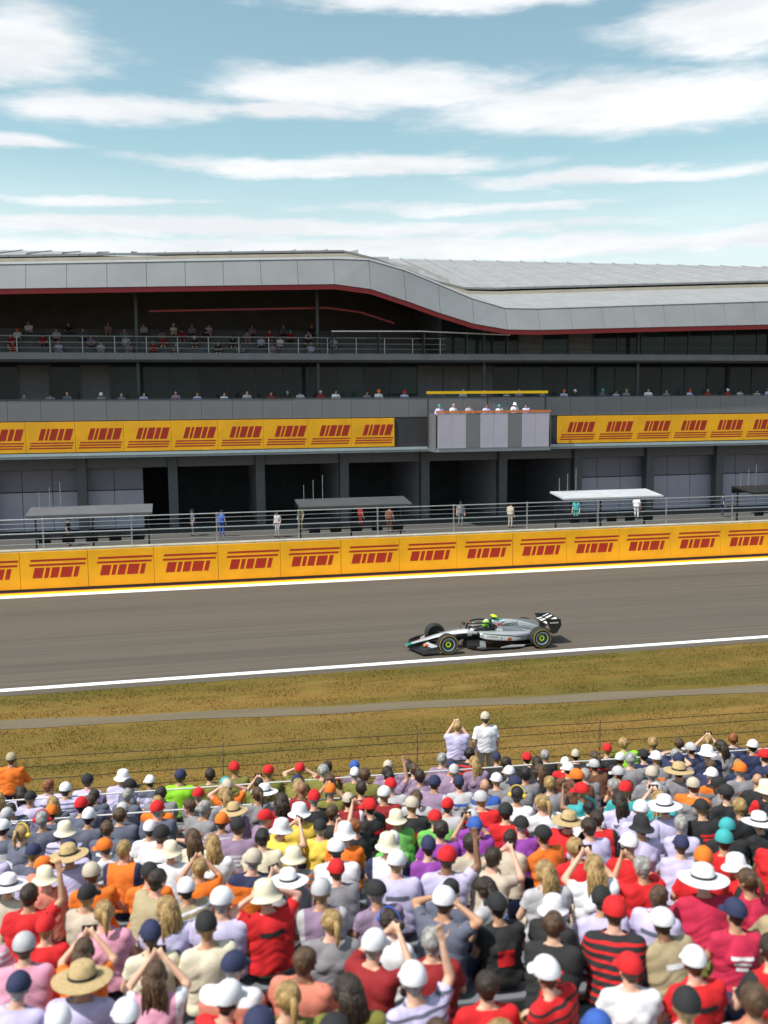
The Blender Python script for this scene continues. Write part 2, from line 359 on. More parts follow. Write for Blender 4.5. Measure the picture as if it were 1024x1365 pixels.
# local y: building front line Y=62 is y=0 ; canopy edge y=1 ; garage front y=4
BAY = 6.0; nb = int((BX1 - BX0) / BAY)
box('garage_floor', BX0, BX1, 3.9, 15, .008, .03, m_gfl, B)
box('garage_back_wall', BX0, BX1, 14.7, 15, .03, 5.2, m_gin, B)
pier = box_me(-.32, .32, 4.0, 4.7, .03, 5.2, .01); part = box_me(-.07, .07, 4.705, 14.69, .03, 5.2)
shut = box_me(.36, BAY - .36, 4.3, 4.42, 4.35, 5.19); lam = box_me(.55, BAY - .55, 6.5, 6.7, 4.6, 4.66)
slat = box_me(.34, BAY - .34, 4.27, 4.299, 0, .115)
m_pier = M('pier_cladding', (.10, .105, .115), .5, .2, .1, 2); m_shut = M('shutter_grey', (.12, .125, .13), .45, .4, .1, 2)
for i in range(nb + 1):
    x = BX0 + i * BAY
    o = mesh_obj('pier', pier, m_pier, B); o.location.x = x
    o = mesh_obj('partition_wall', part, M('partition_white', (.38, .37, .41), .6, 0, .08, 1), B); o.location.x = x
    if i < nb:
        o = mesh_obj('roller_shutter', shut, m_shut, B); o.location.x = x
        for k in range(6):
            s_ = mesh_obj('slat', slat, m_shut, o); s_.location = (0, 0, 4.37 + k * .135)
# pale screens standing in the garage mouths
scr_me = box_me(0, 1.92, 5.0, 5.06, .12, 2.75, .01); scr_hi = box_me(0, 1.92, 5.1, 5.16, 2.80, 4.3, .01)
for x0 in (-18, -12, -6, 30, 36, 42, 48):
    for k in range(2 if x0 == -6 else 3):
        o = mesh_obj('garage_screen', scr_me, m_scr, B); o.location.x = x0 + .1 + k * 1.95
        o = mesh_obj('garage_header_screen', scr_hi, M('dusky_screen', (.20, .185, .23), .5, 0, .06, 1), B); o.location.x = x0 + .1 + k * 1.95
# canopy and yellow band
box('canopy_slab', BX0, BX1, 1.05, 6.0, 5.22, 5.50, m_slab, B)
box('canopy_edge', BX0, BX1, .96, 1.04, 5.38, 5.56, M('canopy_edge_cyan_grey', (.42, .50, .53), .4, .2, .06, 1), B)
bp_me = box_me(0, 2.985, 0, .07, 5.62, 7.56, .008); bmk = mark_me(-.003, 5.62, 1.94, True); bmk.materials.append(m_red)
POD0, POD1 = 17.4, 25.6
for i in range(int((BX1 - BX0) / 3)):
    x = BX0 + i * 3
    if x + 3 > POD0 and x < POD1: continue
    o = mesh_obj('advertising_panel', bp_me, m_yel, B); o.location = (x, 1.0, 0)
    mesh_obj('printed_mark', bmk, m_red, o)
box('band_backing', BX0, BX1, 1.09, 1.3, 5.55, 7.57, m_sof, B)
# grey balustrade panels
bal_me = box_me(0, 1.985, 1.06, 1.12, 7.62, 8.93, .01)
for i in range(int((BX1 - BX0) / 2)):
    o = mesh_obj('balustrade_panel', bal_me, m_sp, B); o.location = (BX0 + 2 * i, random.uniform(0, .008), 0)
box('balustrade_rail', BX0, BX1, 1.04, 1.16, 8.95, 9.01, m_mul, B)
box('balcony_floor', BX0, BX1, 1.31, 6.2, 7.45, 7.70, m_slab, B)
# first floor glazing
def glazing(x0, x1, y, z0, z1, step, mats, name='window'):
    n = int(round((x1 - x0) / step)); st = (x1 - x0) / n
    pm = box_me(.05, st - .05, y, y + .03, z0 + .05, z1 - .05); fm_bm = bmesh.new()
    box_bm(fm_bm, -.05, .05, y - .06, y + .06, z0, z1); mm = bm_mesh(fm_bm)
    for i in range(n):
        o = mesh_obj(name, mm, m_mul, B); o.location.x = x0 + i * st
        g = bpy.data.objects.new('pane', pm); C.objects.link(g); g.parent = o
        if len(pm.materials) == 0: pm.materials.append(mats[0])
        g.material_slots[0].link = 'OBJECT'; g.material_slots[0].material = random.choice(mats) if random.random() > .12 else M('window_blind', (.13, .13, .14), .7, 0, .1, 2)
glazing(BX0, BX1, 6.2, 7.70, 11.4, 2.0, [m_gl, m_gl, m_gl2])
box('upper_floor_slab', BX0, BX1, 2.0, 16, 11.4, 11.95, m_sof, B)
box('upper_slab_edge', BX0, BX1, 1.93, 1.995, 11.55, 11.98, M('slab_edge_grey', (.17, .17, .185), .5, .1, .1, 1), B)
# upper terrace on the left: stepped seating and rails
XT = 19.0
for k in range(5):
    box('seating_tier', BX0, XT, 4.6 + k * 1.3, 5.9 + k * 1.3 - .003, 11.95, 12.02 + k * .52, M('tier_concrete', (.12, .12, .128), .8, 0, .15, 1), B)
box('terrace_back_wall', BX0, XT, 11.3, 11.5, 11.96, 18.6, m_gin, B)
for z in (12.3, 12.65, 13.05): tube('terrace_rail', [(BX0, 2.15, z), (10, 2.15, z), (XT, 2.15, z)], .022 if z < 13 else .032, m_steel, B, 6)
rp_me = box_me(-.02, .02, 2.13, 2.17, 11.96, 13.02)
for i in range(25):
    o = mesh_obj('rail_post', rp_me, m_steel, B); o.location.x = BX0 + .6 + i * 2.0
tube('bright_rail', [(10.8, 1.6, 13.45), (17, 1.6, 13.5), (23.6, 1.6, 13.3)], .045, m_white, B, 8)
for x in (10.9, 14.1, 17.3, 20.4, 23.4): box('rail_bracket', x - .03, x + .03, 1.57, 2.05, 11.97, 13.4, m_mul, B)
# right hand upper glazing
glazing(XT, BX1, 3.4, 11.98, 14.6, 1.96, [m_gl, m_gl2, m_gl])
for z in (12.35, 12.85): tube('terrace_rail', [(XT + .1, 2.15, z), (40, 2.15, z), (BX1, 2.15, z)], .022, m_mul, B, 6)
box('upper_side_wall', XT - .2, XT - .02, 3.3, 16, 11.96, 16.0, m_gin, B)
# folded roof ribbon: x, bottom, top of the white fascia
RIB = [(-30, 15.05, 16.40), (-10, 15.70, 17.22), (4, 16.16, 17.80), (11.5, 16.40, 18.10), (13.5, 16.05, 18.05), (16, 15.25, 17.35), (19.5, 14.10, 16.00), (22.0, 13.58, 15.08), (24, 13.50, 14.98), (34, 13.82, 15.42), (44, 14.12, 15.85), (66, 14.75, 16.75)]
def rib(x):
    for a, b in zip(RIB, RIB[1:]):
        if x <= b[0] + 1e-6:
            t = (x - a[0]) / (b[0] - a[0]); return a[1] + (b[1] - a[1]) * t, a[2] + (b[2] - a[2]) * t
    return RIB[-1][1:]
xs = [BX0 + i * 2.4 for i in range(int((BX1 - BX0) / 2.4) + 1)]
def hexa(vs):
    bm = bmesh.new(); bv = [bm.verts.new(v) for v in vs]
    for f in ((0, 1, 2, 3), (7, 6, 5, 4), (0, 4, 5, 1), (1, 5, 6, 2), (2, 6, 7, 3), (3, 7, 4, 0)): bm.faces.new([bv[i] for i in f])
    return bm_mesh(bm)
def sweep(name, f, mat, gap=.012, xs_=None):
    """one piece per station: f(x) -> four (y,z) corners"""
    xl = xs_ or xs
    for a, b in zip(xl, xl[1:]):
        A = [(a + gap, *p) for p in f(a)]; D = [(b - gap, *p) for p in f(b)]
        mesh_obj(name, hexa([A[0], D[0], D[1], A[1], A[3], D[3], D[2], A[2]]), mat, B)
sweep('fascia_panel', lambda x: [(0, rib(x)[0]), (.55, rib(x)[1]), (.85, rib(x)[1]), (.3, rib(x)[0])], m_fas)
sweep('red_edge_trim', lambda x: [(.12, rib(x)[0] - .32), (.12, rib(x)[0] - .02), (.20, rib(x)[0] - .02), (.20, rib(x)[0] - .32)], m_redtrim, .0)
sweep('coping_edge', lambda x: [(.50, rib(x)[1] + .004), (.50, rib(x)[1] + .09), (.95, rib(x)[1] + .09), (.95, rib(x)[1] + .004)], m_white, .0)
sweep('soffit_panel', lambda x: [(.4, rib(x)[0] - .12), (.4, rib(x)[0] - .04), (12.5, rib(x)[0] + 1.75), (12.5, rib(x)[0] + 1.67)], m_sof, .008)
x2 = [x for x in xs if -12 < x < 16.5]
sweep('red_soffit_line', lambda x: [(3.4, rib(x)[0] - 1.25), (3.4, rib(x)[0] - 1.13), (3.5, rib(x)[0] - 1.13), (3.5, rib(x)[0] - 1.25)], m_redtrim, 0, x2[4:])
# roof blades: front blade, dark gap, rear blade
def zback(x): return 22.1 + .004 * (x - 10)
def front_end(x):
    z = rib(x)[1]; L = max(0, min(1, (x - 11) / 12)); return z + .10 + (1.15 + .55 * L)
sweep('roof_sheet', lambda x: [(.97, rib(x)[1] + .02), (.97, rib(x)[1] + .10), (8.6, front_end(x) + .1), (8.6, front_end(x))], m_roof, .02)
sweep('beige_roof_edge', lambda x: [(8.62, front_end(x) - .1), (8.62, front_end(x) + .34), (8.8, front_end(x) + .34), (8.8, front_end(x) - .1)], m_beige, 0)
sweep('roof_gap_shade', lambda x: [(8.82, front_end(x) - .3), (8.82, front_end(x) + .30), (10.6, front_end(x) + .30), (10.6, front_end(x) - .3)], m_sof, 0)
def rear0(x): return front_end(x) + .62
sweep('upper_roof_sheet', lambda x: [(9.9, rear0(x)), (9.9, rear0(x) + .16), (26, zback(x)), (26, zback(x) - .2)], m_roof, .02)
sweep('standing_seam', lambda x: [(10.0, rear0(x) + .17), (10.0, rear0(x) + .25), (25.9, zback(x) + .08), (25.9, zback(x) + .005)], m_roof, 1.17)
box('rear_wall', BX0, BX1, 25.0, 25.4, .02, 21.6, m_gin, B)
for k, x in enumerate((BX0, BX1)): box('end_wall', x - .2 if k == 0 else x + .003, x - .003 if k == 0 else x + .2, 4.0, 25.4, .02, 13.0, m_slab, B)
# columns carrying the roof
for x in np.arange(-26, 64, 12.0):
    tube('roof_column', [(x, 2.6, 7.7), (x, 2.6, rib(x)[0] + .25)], .14, m_mul, B, 10)
# projecting viewing balcony in the middle of the band
V = empty('viewing_balcony', (0, 62.0, 0)); tag(V, 'projecting balcony with pale lilac panels and orange top rail interrupting the yellow band', 'balcony')
box('balcony_deck', POD0, POD1, -1.0, .95, 5.25, 5.5, m_slab, V)
box('viewing_step', POD0 + .1, POD1 - .1, -.98, .9, 5.503, 6.75, m_slab, V)
pv = box_me(0, .985, -1.06, -1.0, 5.5, 7.85, .01)
for k in range(8):
    o = mesh_obj('front_panel', pv, [m_scr], V); o.location.x = POD0 + .1 + k * 1.0
    o.material_slots[0].link = 'OBJECT'; o.material_slots[0].material = [m_scr, M('pale_lilac_panel', (.44, .40, .48), .5, 0, .06, 1), m_sp][k % 3]
box('orange_rail', POD0, POD1, -1.08, -.98, 7.87, 8.02, M('orange_rail_paint', (.62, .17, .04), .5, 0, .08, 2), V)
box('yellow_fascia', POD0 - .3, POD1 + .3, .2, .3, 9.18, 9.36, m_ypaint, V)
for x in (POD0 - .2, (POD0 + POD1) / 2, POD1 + .2): box('fascia_post', x - .04, x + .04, .31, .39, 5.51, 9.36, m_mul, V)
for k, x in enumerate((POD0, POD1)): box('side_panel', x - .06 if k == 0 else x + .003, x - .003 if k == 0 else x + .06, -1.0, .95, 5.25, 7.85, m_sp, V)
m_tyre = M('tyre_rubber', (.018, .018, .019), .75, 0, .3, 6, bump=.2)

# ------------------------------------------------------------------ racing car (local x runs from nose to tail, origin at the front axle)
m_silver = M('silver_car_paint', (.46, .475, .495), .27, .3, .05, 3, coat=.6)
m_wht = M('white_car_paint', (.78, .78, .79), .3, .1, .03, 3, coat=.6)
m_carb = M('carbon_black', (.012, .0125, .014), .35, 0, .3, 12, coat=.3)
m_teal = M('teal_paint', (.0, .23, .21), .3, .1, .08, 3, coat=.6)
m_yl = M('tyre_band_yellow', (.42, .27, .01), .6, 0, .08, 6)
m_lime = M('lime_yellow', (.50, .72, .01), .4, 0, .06, 6)
m_ice = M('ice_blue_ring', (.30, .43, .50), .35, .3, .06, 6)
m_or = M('orange_red_mark', (.75, .11, .015), .4, 0, .06, 6)
m_rd = M('red_mark', (.62, .012, .012), .4, 0, .06, 6)
m_ink = M('black_ink', (.02, .02, .022), .5, 0, .1, 6)
car = empty('racing_car', (8.92, 30.74, .012)); tag(car, 'silver and black open wheel racing car with lime wheel hubs speeding along the track', 'racing car')
def catmull(rows, n):
    rows = np.array(rows, float); out = []
    for i in range(len(rows) - 1):
        p0, p1, p2, p3 = rows[max(i - 1, 0)], rows[i], rows[i + 1], rows[min(i + 2, len(rows) - 1)]
        for t in np.linspace(0, 1, n, endpoint=False):
            out.append(.5 * ((2 * p1) + (-p0 + p2) * t + (2 * p0 - 5 * p1 + 4 * p2 - p3) * t * t + (-p0 + 3 * p1 - 3 * p2 + p3) * t ** 3))
    out.append(rows[-1]); return out
def loft(name, secs, mats, parent, n=28, sub=4, ex=2.6, pick=None):
    """secs: x, yc, half width, zc, up, down"""
    bm = bmesh.new(); rings = []
    for (x, yc, hw, zc, up, dn) in catmull(secs, sub):
        ring = []
        for j in range(n):
            a = 2 * math.pi * j / n; c, s = math.cos(a), math.sin(a)
            yy = math.copysign(abs(c) ** (2 / ex), c) * hw; zz_ = math.copysign(abs(s) ** (2 / ex), s) * (up if s > 0 else dn)
            ring.append(bm.verts.new((x, yc + yy, zc + zz_)))
        rings.append(ring)
    for a, b in zip(rings, rings[1:]):
        for j in range(n): bm.faces.new((a[j], a[(j + 1) % n], b[(j + 1) % n], b[j]))
    bm.faces.new(rings[0][::-1]); bm.faces.new(rings[-1])
    bmesh.ops.recalc_face_normals(bm, faces=bm.faces)
    if pick:
        for f in bm.faces: f.material_index = pick(f.calc_center_median(), f.normal)
    return mesh_obj(name, bm_mesh(bm, True, 60), mats, parent)
mono = loft('chassis', [(-1.27, 0, .05, .185, .028, .03), (-1.15, 0, .085, .205, .045, .04), (-.6, 0, .115, .315, .07, .06), (-.2, 0, .15, .40, .095, .08), (.2, 0, .18, .455, .12, .11), (.6, 0, .215, .485, .135, .15), (.95, 0, .25, .495, .145, .2), (1.2, 0, .27, .49, .13, .24), (1.9, 0, .29, .47, .15, .26), (2.2, 0, .25, .46, .15, .26)],
            [m_silver, m_carb, m_teal, m_wht], car, 32, 5, 2.8,
            lambda c, nn: 2 if c.x < -1.06 and nn.z > -.2 else (1 if (1.16 < c.x < 1.86 and nn.z > .75) or nn.z < -.35 or (c.x > .25 and c.z < .46) or (c.x <= .9 and nn.z < .30) else (3 if abs(c.y) > .55 * .2 and nn.z > .2 and c.x < .9 else 0)))
cover = loft('engine_cover', [(1.83, 0, .105, .845, .075, .10), (1.90, 0, .13, .83, .115, .2), (2.2, 0, .17, .74, .185, .3), (2.6, 0, .165, .67, .205, .28), (3.0, 0, .125, .59, .20, .25), (3.4, 0, .07, .50, .16, .2), (3.75, 0, .035, .42, .10, .1)], [m_silver, m_carb, m_teal], car, 28, 5, 2.3,
             lambda c, nn: 1 if nn.x < -.8 or nn.z < -.5 else (2 if c.x < 2.3 and nn.z > .62 else 0))
fin = prism('fin', [(2.15, .90), (2.5, .90), (3.05, .86), (3.48, .80), (3.62, .60), (3.4, .5), (2.6, .7)], 'y', -.009, .009, m_silver, car)
pods = []
for s in (-1, 1):
    pods.append(loft('sidepod', [(1.22, s * .46, .17, .53, .075, .11), (1.30, s * .47, .20, .525, .09, .16), (1.6, s * .485, .24, .505, .10, .23), (2.0, s * .46, .26, .47, .115, .25), (2.4, s * .41, .25, .41, .13, .22), (2.8, s * .33, .2, .36, .14, .2), (3.2, s * .22, .14, .33, .13, .18), (3.55, s * .14, .08, .31, .10, .12)], [m_silver, m_carb], car, 24, 5, 3.2,
                     lambda c, nn: 1 if nn.x < -.8 or nn.z < -.42 else 0))
# floor
fl = [(.85, .34), (1.05, .62), (1.25, .76), (2.5, .80), (2.85, .62), (3.35, .52), (3.9, .46)]
floor_ = prism('floor', fl + [(x, -y) for x, y in fl[::-1]], 'z', .045, .075, m_carb, car)
prism('diffuser', [(3.3, .08), (3.95, .30), (3.95, .27), (3.3, .076)], 'y', -.45, .45, m_carb, car)
for s in (-1, 1):
    fe = prism('floor_edge', [(1.9, .085), (2.75, .085), (2.82, .15), (2.3, .17), (1.95, .12)], 'y', s * .795 - .006, s * .795 + .006, m_silver, car)
    for k in range(3): prism('floor_vane', [(.92 + .1 * k, .08), (1.25 + .1 * k, .08), (1.22 + .1 * k, .30), (1.0 + .1 * k, .34)], 'y', s * (.40 + .1 * k) - .004, s * (.40 + .1 * k) + .004, m_silver if k == 2 else m_carb, car)
    box('side_board', .75, 1.22, s * .60 - .005, s * .60 + .005, .12, .36, m_carb, car)
# decals projected onto the bodywork from the side
def side_decal(name, me, mat, target, parent, off=.004, side=-1):
    tree = BVHTree.FromPolygons([v.co[:] for v in target.data.vertices], [p.vertices[:] for p in target.data.polygons])
    for v in me.vertices:
        h = tree.ray_cast(Vector((v.co.x, side * 3, v.co.z)), Vector((0, -side, 0)))
        v.co.y = (h[0].y + side * off) if h[0] is not None else side * .2
    me.update(); return mesh_obj(name, me, mat, parent)
def poly_grid(pts, cut=5):
    bm = bmesh.new(); bm.faces.new([bm.verts.new((x, 0, z)) for x, z in pts]); bmesh.ops.triangulate(bm, faces=bm.faces)
    bmesh.ops.subdivide_edges(bm, edges=bm.edges, cuts=cut, use_grid_fill=True); return bm_mesh(bm)
def disc_pts(x, z, r_, n=18): return [(x + r_ * math.cos(2 * math.pi * i / n), z + r_ * math.sin(2 * math.pi * i / n)) for i in range(n)]
def text_me(txt, size, x, z, flip=False):
    cu = bpy.data.curves.new('t', 'FONT'); cu.body = txt; cu.offset = .004; cu.size = size; cu.resolution_u = 3; cu.align_x = 'CENTER'
    ob = bpy.data.objects.new('t', cu); C.objects.link(ob); dg = bpy.context.evaluated_depsgraph_get()
    me = bpy.data.meshes.new_from_object(ob.evaluated_get(dg)); bpy.data.objects.remove(ob)
    for v in me.vertices: v.co = (x + (-v.co.x if flip else v.co.x), 0, z + v.co.y)
    bm = bmesh.new(); bm.from_mesh(me); bmesh.ops.triangulate(bm, faces=bm.faces); bmesh.ops.subdivide_edges(bm, edges=[e for e in bm.edges if e.calc_length() > .04], cuts=2); bm.to_mesh(me); bm.free(); me.materials.clear()
    return me
side_decal('lettering', text_me('Gemini', .225, 2.46, .685), m_ink, cover, cover, .004)
side_decal('round_mark', poly_grid(disc_pts(2.08, .755, .055), 2), m_rd, cover, cover)
side_decal('star_mark', poly_grid([(3.02, .70), (3.045, .74), (3.06, .79), (3.08, .74), (3.12, .72), (3.08, .70), (3.06, .65), (3.045, .70)], 1), m_teal, fin, fin)
for s, pod in zip((-1, 1), pods):
    side_decal('lower_flash', poly_grid([(1.34, .56), (1.34, .41), (2.0, .33), (2.50, .26), (2.80, .325), (2.2, .455)], 5), m_wht, pod, pod, .005, s)
    side_decal('pinstripe', poly_grid([(1.34, .60), (1.34, .578), (2.2, .472), (2.82, .337), (2.86, .350), (2.2, .497)], 4), m_ink, pod, pod, .005, s)
    for dx, mm in ((0, m_rd), (.06, m_or)): side_decal('round_mark', poly_grid(disc_pts(2.26 + dx, .345 - dx * .2, .052), 2), mm, pod, pod, .009 + dx * .03, s)
    side_decal('star_mark', poly_grid([(1.93, .40), (1.955, .415), (1.965, .45), (1.98, .415), (2.01, .40), (1.98, .385), (1.965, .35), (1.955, .385)], 1), m_teal, pod, pod, .009, s)
    for k in range(6): side_decal('small_lettering_bar', poly_grid([(1.45 + k * .062, .475 - k * .007), (1.49 + k * .062, .47 - k * .007), (1.49 + k * .062, .505 - k * .007), (1.45 + k * .062, .51 - k * .007)], 1), m_ink, pod, pod, .008, s)
for k in range(5): side_decal('small_lettering_bar', poly_grid([(2.02 + k * .055, .865), (2.055 + k * .055, .865), (2.055 + k * .055, .90), (2.02 + k * .055, .90)], 1), m_wht, cover, cover, .006)
# front wing
def wing_el(name, x0, x1, z0, z1, mat, parent, y0=.10, y1=.92, s=1, rise=.0, thick=.014, sweep=.0):
    bm = bmesh.new(); rows = []
    for j in range(6):
        t = j / 5; y = s * (y0 + (y1 - y0) * t); prof = []
        for k in range(7):
            q = k / 6; x = x0 + sweep * t + (x1 - x0) * q; z = z0 + rise * t * (1 - q) + (z1 - z0) * (q ** 1.7)
            prof.append((x, y, z))
        rows.append([bm.verts.new(p) for p in prof] + [bm.verts.new((p[0], p[1], p[2] + thick * (1 - abs(2 * k / 6 - .8)))) for k, p in reversed(list(enumerate(prof)))])
    n = len(rows[0])
    for a, b in zip(rows, rows[1:]):
        for j in range(n): bm.faces.new((a[j], a[(j + 1) % n], b[(j + 1) % n], b[j]))
    bm.faces.new(rows[0]); bm.faces.new(rows[-1][::-1])
    return mesh_obj(name, bm_mesh(bm, True, 40), mat, parent)
fw = empty('front_wing'); fw.parent = car
for s in (-1, 1): wing_el('main_plane', -1.20, -.88, .10, .15, m_carb, fw, .0, .90, s, 0, .014, .26)
for s in (-1, 1):
    for k, (x0, x1, z0, z1, mm) in enumerate(((-.96, -.76, .135, .20, m_carb), (-.82, -.64, .175, .25, m_carb), (-.70, -.54, .225, .30, m_silver))):
        wing_el('flap', x0, x1, z0, z1, mm, fw, .17, .88, s, .0, .012, .20)
    prism('endplate', [(-.94, .06), (-.32, .06), (-.30, .20), (-.36, .31), (-.66, .25), (-.92, .15)], 'y', s * .905 - .006, s * .905 + .006, m_carb, fw)
    prism('nose_pylon', [(-1.12, .12), (-.88, .14), (-.82, .25), (-1.05, .19)], 'y', s * .085 - .006, s * .085 + .006, m_carb, fw)
    prism('orange_flash', [(-.72, .213), (-.58, .272), (-.58, .278), (-.72, .219)], 'y', s * .28, s * .46, m_or, fw)
# rear wing
rw = empty('rear_wing'); rw.parent = car
for s in (-1, 1):
    prism('endplate', [(3.66, .93), (4.24, .90), (4.27, .66), (4.10, .40), (3.92, .38), (3.80, .66)], 'y', s * .505 - .007, s * .505 + .007, m_carb, rw)
    side = s
    for k in range(6):
        box('small_lettering_bar', 3.84 + k * .055, 3.875 + k * .055, s * .515 - .002, s * .515 + .002, .755, .80, m_wht, rw)
mp_ = wing_el('main_plane', 3.68, 3.98, .72, .80, m_carb, rw, -.495, .495, 1, 0, .02)
wing_el('upper_flap', 3.90, 4.18, .80, .93, m_carb, rw, -.495, .495, 1, 0, .016)
for y0, y1 in ((-.47, -.17), (-.02, .22), (.30, .47)):
    bm = bmesh.new(); bv = [bm.verts.new(p) for p in ((3.72, y0, .752), (3.72, y1, .752), (3.90, y1 - .06, .80), (3.90, y0 + .02, .80), (3.72, y0, .749), (3.72, y1, .749), (3.90, y1 - .06, .797), (3.90, y0 + .02, .797))]
    for f in ((0, 1, 2, 3), (7, 6, 5, 4), (0, 4, 5, 1), (1, 5, 6, 2), (2, 6, 7, 3), (3, 7, 4, 0)): bm.faces.new([bv[i] for i in f])
    mesh_obj('white_flash', bm_mesh(bm), m_wht, rw)
    bm = bmesh.new(); bv = [bm.verts.new(p) for p in ((3.93, y0 + .05, .828), (3.93, y1 - .05, .828), (4.13, y1 - .1, .925), (4.13, y0, .925), (3.93, y0 + .05, .824), (3.93, y1 - .05, .824), (4.13, y1 - .1, .921), (4.13, y0, .921))]
    for f in ((0, 1, 2, 3), (7, 6, 5, 4), (0, 4, 5, 1), (1, 5, 6, 2), (2, 6, 7, 3), (3, 7, 4, 0)): bm.faces.new([bv[i] for i in f])
    mesh_obj('white_flash', bm_mesh(bm), m_wht, rw)
for s in (-1, 1): tube('pylon', [(3.62, s * .06, .38), (3.70, s * .06, .6), (3.82, s * .06, .74)], .022, m_carb, rw, 8, (.4, 1.4))
wing_el('beam_wing', 3.74, 3.95, .40, .45, m_carb, rw, -.49, .49, 1)
box('rain_light', 3.93, 3.98, -.05, .05, .30, .40, m_rd, car, .008)
# wheels
def wheel(x, y, wd, rad, s):
    wl = empty('wheel', (x, y, rad)); wl.parent = car; h = wd / 2
    lathe('tyre', [(.232, -h + .03), (.25, -h + .004), (.29, -h - .004), (rad - .03, -h + .008), (rad - .008, -h + .03), (rad, -h + .07), (rad, h - .07), (rad - .008, h - .03), (rad - .03, h - .008), (.29, h + .004), (.25, h - .004), (.232, h - .03), (.232, -h + .03)], m_tyre, wl, 48, 'y', ang=30)
    o = s * h
    lathe('sidewall_band', [(.304, o + s * .0032), (.304, o + s * .0068), (.320, o + s * .003), (.320, o - s * .0005), (.304, o + s * .0032)], m_yl, wl, 48, 'y')
    rim = lathe('rim', [(.0, o - s * .06), (.09, o - s * .06), (.15, o - s * .045), (.225, o - s * .022), (.231, o - s * .022), (.231, -o * .8), (0, -o * .8)], m_carb, wl, 40, 'y')
    lathe('rim_ring', [(.197, o - s * .030), (.197, o - s * .022), (.222, o - s * .012), (.222, o - s * .018), (.197, o - s * .030)], m_ice, wl, 40, 'y')
    lathe('hub', [(.055, o - s * .055), (.055, o - s * .04), (.088, o - s * .035), (.098, o - s * .05), (.098, o - s * .056), (.055, o - s * .055)], m_lime, wl, 28, 'y')
    lathe('wheel_nut', [(0, o - s * .03), (.03, o - s * .03), (.036, o - s * .06)], m_ink, wl, 12, 'y')
    return wl
for s in (-1, 1):
    wheel(0, s * .80, .30, .353, s); wheel(3.38, s * .755, .385, .358, s)
    for pts in (((-.02, s * .66, .45), (.10, s * .17, .52)), ((-.02, s * .66, .45), (.55, s * .20, .50)), ((-.02, s * .66, .24), (-.15, s * .14, .36)), ((.02, s * .66, .24), (.50, s * .20, .36)), ((.02, s * .65, .28), (.25, s * .18, .50))):
        tube('suspension_arm', pts, .020, m_carb, car, 8, (1.3, .5))
    for pts in (((3.38, s * .58, .48), (2.95, s * .14, .52)), ((3.38, s * .58, .48), (3.55, s * .06, .46)), ((3.38, s * .58, .24), (2.9, s * .2, .28)), ((3.38, s * .58, .24), (3.65, s * .08, .28))):
        tube('suspension_arm', pts, .022, m_silver if pts[0][2] > .4 and s < 0 else m_carb, car, 8, (1.3, .5))
    # mirrors
    tube('mirror_stalk', [(1.02, s * .24, .62), (1.0, s * .42, .70)], .011, m_carb, car, 6)
    mi = box('mirror', .93, 1.03, s * .50 - .09, s * .50 + .09, .67, .75, m_wht if s < 0 else m_carb, car, .02)
# halo, cockpit, roll hoop, camera pod
hp = [(1.95, -.30, .72), (1.75, -.33, .83), (1.45, -.30, .875), (1.15, -.19, .865), (.98, 0, .845), (1.15, .19, .865), (1.45, .30, .875), (1.75, .33, .83), (1.95, .30, .72)]
halo = tube('halo', [tuple(p) for p in catmull(hp, 3)], .030, m_carb, car, 10)
tube('halo_pylon', [(.90, 0, .60), (.96, 0, .80), (.99, 0, .845)], [.03, .022, .026], m_carb, halo, 8, (.5, 1.4))
tube('halo_mark', [(1.02, -.085, .878), (.985, 0, .880), (1.02, .085, .878)], .016, m_or, halo, 6)
tube('cockpit_rim', [tuple(p) for p in catmull([(1.90, -.235, .66), (1.6, -.25, .645), (1.3, -.22, .635), (1.13, -.08, .64), (1.13, .08, .64), (1.3, .22, .635), (1.6, .25, .645), (1.90, .235, .66)], 3)], .03, m_carb, car, 8)
box('headrest', 1.80, 1.93, -.2, .2, .60, .78, m_carb, car, .03)
prism('roll_hoop', [(1.80, .62), (1.98, .62), (2.02, .92), (1.90, .965), (1.80, .90)], 'y', -.07, .07, m_carb, car)
tc_ = box('camera_pod', 1.86, 2.02, -.17, .17, 1.0, 1.065, m_lime, car, .028)
box('camera_pod_stem', 1.90, 2.0, -.04, .04, .93, 1.0, m_carb, tc_, .008)
prism('windscreen', [(.98, .63), (1.10, .63), (1.14, .70), (1.11, .70)], 'y', -.14, .14, M('smoked_screen', (.03, .03, .035), .1, 0, .1, 3), car)
tube('antenna', [(.72, 0, .60), (.72, 0, .78)], .008, m_carb, car, 6)

# ------------------------------------------------------------------ people
def capsule(bm, p, q, r1, r2, n=12, fl=None):
    p, q = Vector(p), Vector(q); d = q - p; L = max(d.length, 1e-4); ax = d / L
    a = ax.orthogonal().normalized(); b = ax.cross(a)
    if fl:                                            # flatten along a given direction
        b = Vector(fl[0]); b = (b - ax * b.dot(ax)).normalized(); a = ax.cross(b)
    k = fl[1] if fl else 1
    prof = [(-r1 * math.cos(t), r1 * math.sin(t)) for t in np.linspace(.25, math.pi / 2, 4)] + [(L + r2 * math.sin(t), r2 * math.cos(t)) for t in np.linspace(0, math.pi / 2 - .25, 4)]
    rings = [[bm.verts.new(p + ax * h + (a * math.cos(2 * math.pi * j / n) + b * math.sin(2 * math.pi * j / n) * k) * r_) for j in range(n)] for h, r_ in prof]
    for x, y in zip(rings, rings[1:]):
        for j in range(n): bm.faces.new((x[j], x[(j + 1) % n], y[(j + 1) % n], y[j]))
    bm.faces.new(rings[0][::-1]); bm.faces.new(rings[-1])
